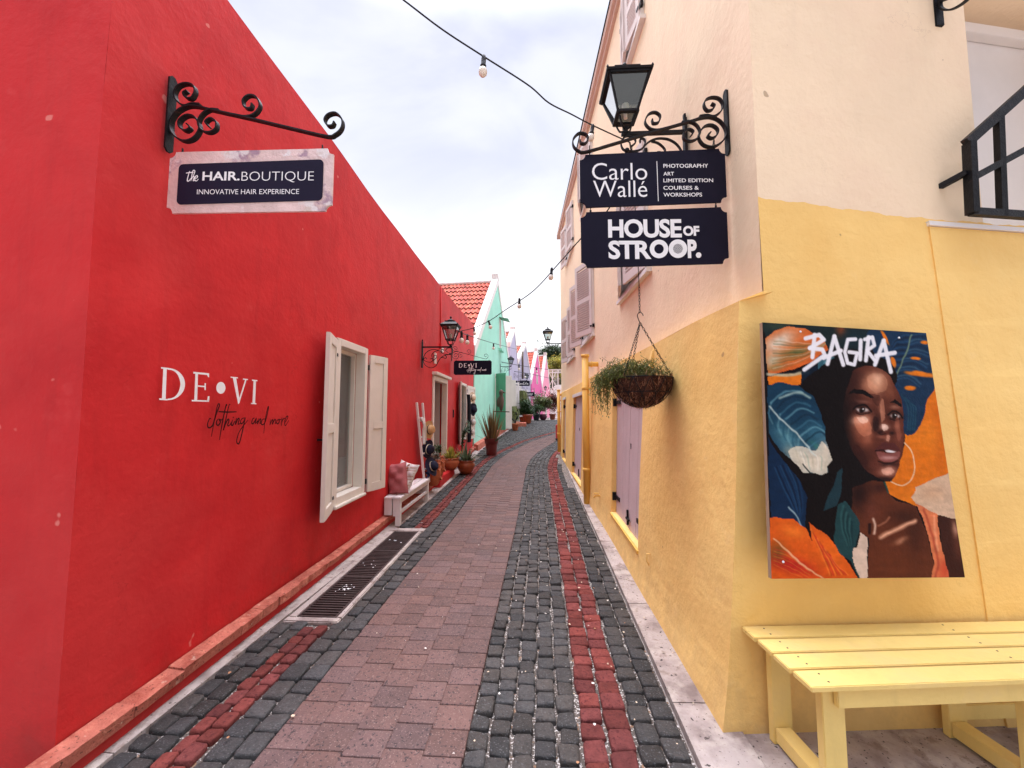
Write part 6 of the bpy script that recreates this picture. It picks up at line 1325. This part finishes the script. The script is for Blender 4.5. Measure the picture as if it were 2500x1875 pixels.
# ------------------------------------------------------------------ plants and pots down the lane
def planter(name, x, y, prof, s, pm, label, fol, z=None):
    z = gz(y)+.034 if z is None else z; t = thing(name, (x, y, z), label, 'potted plant'); pot(t, (x, y, z), sc(prof, s), pm, prof[-1][0]*s*.95, prof[-1][1]*s); fol(t, (x, y, z+prof[-2][1]*s)); return t
def weep(c, r_, h, n, t, seed, mt=LEAFM):
    q = random.Random(seed); b = MB()
    for i in range(n):
        a = q.uniform(0, 6.3); k = q.uniform(.3, 1)*r_; z1 = h*q.uniform(-.9, .2); tinted(b, q, .5, 2.0); P = catmull([c, (c[0]+k*.6*math.cos(a), c[1]+k*.6*math.sin(a), c[2]+h*q.uniform(.35, .6)), (c[0]+k*math.cos(a), c[1]+k*math.sin(a), c[2]+z1)], 4); w_ = .012
        for p0, p1 in zip(P, P[1:]): leafq(b, p0, p1-p0, (p1-p0).length*1.4, .03, 0, 1)
    b.build('foliage', mt, t)
x_, y_ = P2(.2, 0, .5).x-.16, 21.3
TALL = [(.14, 0), (.16, .02), (.17, .7), (.19, .72), (.19, .78), (.16, .78), (.15, .7)]
planter('tall_planter', -1.03, 20.6, TALL, 1.05, WHITEW, 'tall white planter with weeping bright green grass by the mint house', lambda t, c: weep(c, .42, .62, 420, t, 4))
planter('potted_plant', -.60, 19.3, CONE, .95, TERRA, 'small terracotta pot of dark paddle cactus in front of the white doors', lambda t, c: [leafpad(t, c)] ) if False else None
def pads(t, c):
    b = MB(); q = random.Random(6)
    for (dx, dz, ang, s) in ((.0, .10, 0, 1), (-.12, .2, -35, .8), (.10, .28, 25, .9), (.06, .5, -10, .8), (.12, .68, 15, .6), (-.2, .32, -50, .6)):
        b.lathe([(.0, -.13*s), (.035*s, -.08*s), (.05*s, 0), (.035*s, .09*s), (0, .13*s)], (c[0]+dx, c[1], c[2]+dz), 8, Matrix.Rotation(R(ang), 3, 'Y'))
    b.build('pads', LEAFD, t)
planter('potted_plant', -.86, 19.6, CONE, 1.1, TERRA, 'small terracotta pot of dark paddle cactus before the white doors', pads)
planter('potted_shrub', -.28, 23.8, CONE, 1.75, TERRG, 'big red pot with a dark green leafy shrub on the porch step', lambda t, c: bush((c[0]-.15, c[1], c[2]+.35), .62, .5, .5, 2600, .13, LEAFD, t, 31))
planter('potted_shrub', -.62, 24.6, CONE, 1.2, TERRA, 'tall yellow green weeping shrub standing by the second louvered door', lambda t, c: [weep((c[0], c[1], c[2]+1.25), .42, .7, 420, t, 9), bush((c[0], c[1], c[2]+.7), .2, .2, .6, 700, .1, LEAFD, t, 32)])
planter('bowl_pot', .80, 28.2, BOWL, 1.3, mat('purple_pot', (.09, .015, .035), .4, .5), 'dark purple pot with a loose leafy shrub near the crest of the lane', lambda t, c: bush((c[0]+.1, c[1], c[2]+.65), .75, .6, .65, 2600, .14, LEAFM, t, 33))
planter('potted_shrub', .30, 27.5, CONE, 1.5, mat('black_pot', (.02, .025, .03), .4, .5), 'black pot with low dark green plant beside the purple one', lambda t, c: bush((c[0], c[1], c[2]+.25), .5, .4, .35, 1500, .12, LEAFD, t, 34))
planter('potted_shrub', 1.55, 29.5, CONE, 1.4, TERRG, 'reddish leaved potted shrub right of the lane just left of the downpipe', lambda t, c: bush((c[0], c[1], c[2]+.9), .5, .5, .8, 1500, .16, mat('red_leaf', (.22, .07, .05), .6, .3, tint=True), t, 35))
t = thing('frangipani', (.35, 30, .96), 'bare branched grey frangipani with white blossoms beside the pink house', 'tree'); b = MB()
for k in range(9):
    a = rr.uniform(-.9, .9); h_ = rr.uniform(1.2, 2.6); P = catmull([(.35, 30, .9), (.35+a*.4, 30, 1.6), (.35+a, 30+rr.uniform(-.4, .4), .9+h_)], 5); b.tube(P, [.06-.0035*i for i in range(len(P))], 6)
    for j in range(2): q = P[6]; b.tube([q, q+Vector((rr.uniform(-.4, .4), 0, .4))], [.03, .015], 5)
b.build('branches', mat('grey_bark', (.30, .25, .22), .9, .2), t); b = MB()
for k in range(40): c = Vector((.35+rr.uniform(-1, 1), 30+rr.uniform(-.5, .3), rr.uniform(2.0, 3.3))); b.lathe([(0, -.03), (.05, 0), (0, .03)], c, 6)
b.build('blossoms', WLET, t); bush((.6, 30, 2.5), .8, .5, .5, 700, .13, LEAFM, t, 36)
b = MB(); b.box2((-1.2, 21.9, .5), (-.35, 25.6, .96)); tag(b.build('porch_step', BRICK, bevel=.02), 'low pink and brick porch step before the lavender house', 'step')
# carved bird on its perch before the mint house
t = thing('carved_figure', (-1.28, 16.5, 1.8), 'dark brown carved bird figure perched behind the tall sword leaves', 'carving'); WD = mat('carved_wood', (.08, .045, .03), .6, .4, var=.3)
c = Vector((-1.30, 16.2, 1.62)); b = MB(); b.lathe([(.02, 0), (.06, .05), (.10, .22), (.13, .42), (.12, .55), (.07, .66), (.085, .72), (.10, .80), (.075, .88), (0, .92)], c, 14); b.lathe([(.045, 0), (.02, .08), (0, .12)], c+Vector((.08, -.02, .80)), 8, Matrix.Rotation(R(110), 3, 'Y')); b.build('body', WD, t)
b = MB(); b.lathe([(0, 0), (.06, .1), (.07, .25), (.02, .42), (0, .45)], c+Vector((-.13, 0, .15)), 8); b.build('wing', WD, t); b = MB(); b.bar(c+Vector((-.35, 0, -.01)), c+Vector((.35, 0, -.03)), .04, .04); b.bar(c+Vector((0, .03, 0)), c+Vector((0, .03, -1.25)), .04, .04); b.build('perch', WD, t)
# red signal box at the far corner
t = thing('drinks_crate', (1.12, 16.2, .43), 'red box with white round marks standing beyond the yellow downpipe', 'box'); b = MB(); b.box2((.98, 15.9, gz(16)+.02), (1.45, 16.3, gz(16)+.66)); b.build('case', mat('red_plastic', (.50, .02, .02), .4, .5, var=.2), t, bevel=.02)
b = MB(); b.box2((.97, 15.89, gz(16)+.0), (1.46, 16.31, gz(16)+.11)); b.build('base', DARKI, t)
for zz, rr_ in ((.50, .06), (.27, .055)): b = MB(); b.lathe([(rr_, 0), (rr_*.9, .008), (0, .01)], (1.10, 15.9, gz(16)+zz), 16, Vector((0, -1, 0)).to_track_quat('Z', 'Y').to_matrix()); b.build('round_mark', WLET, t)
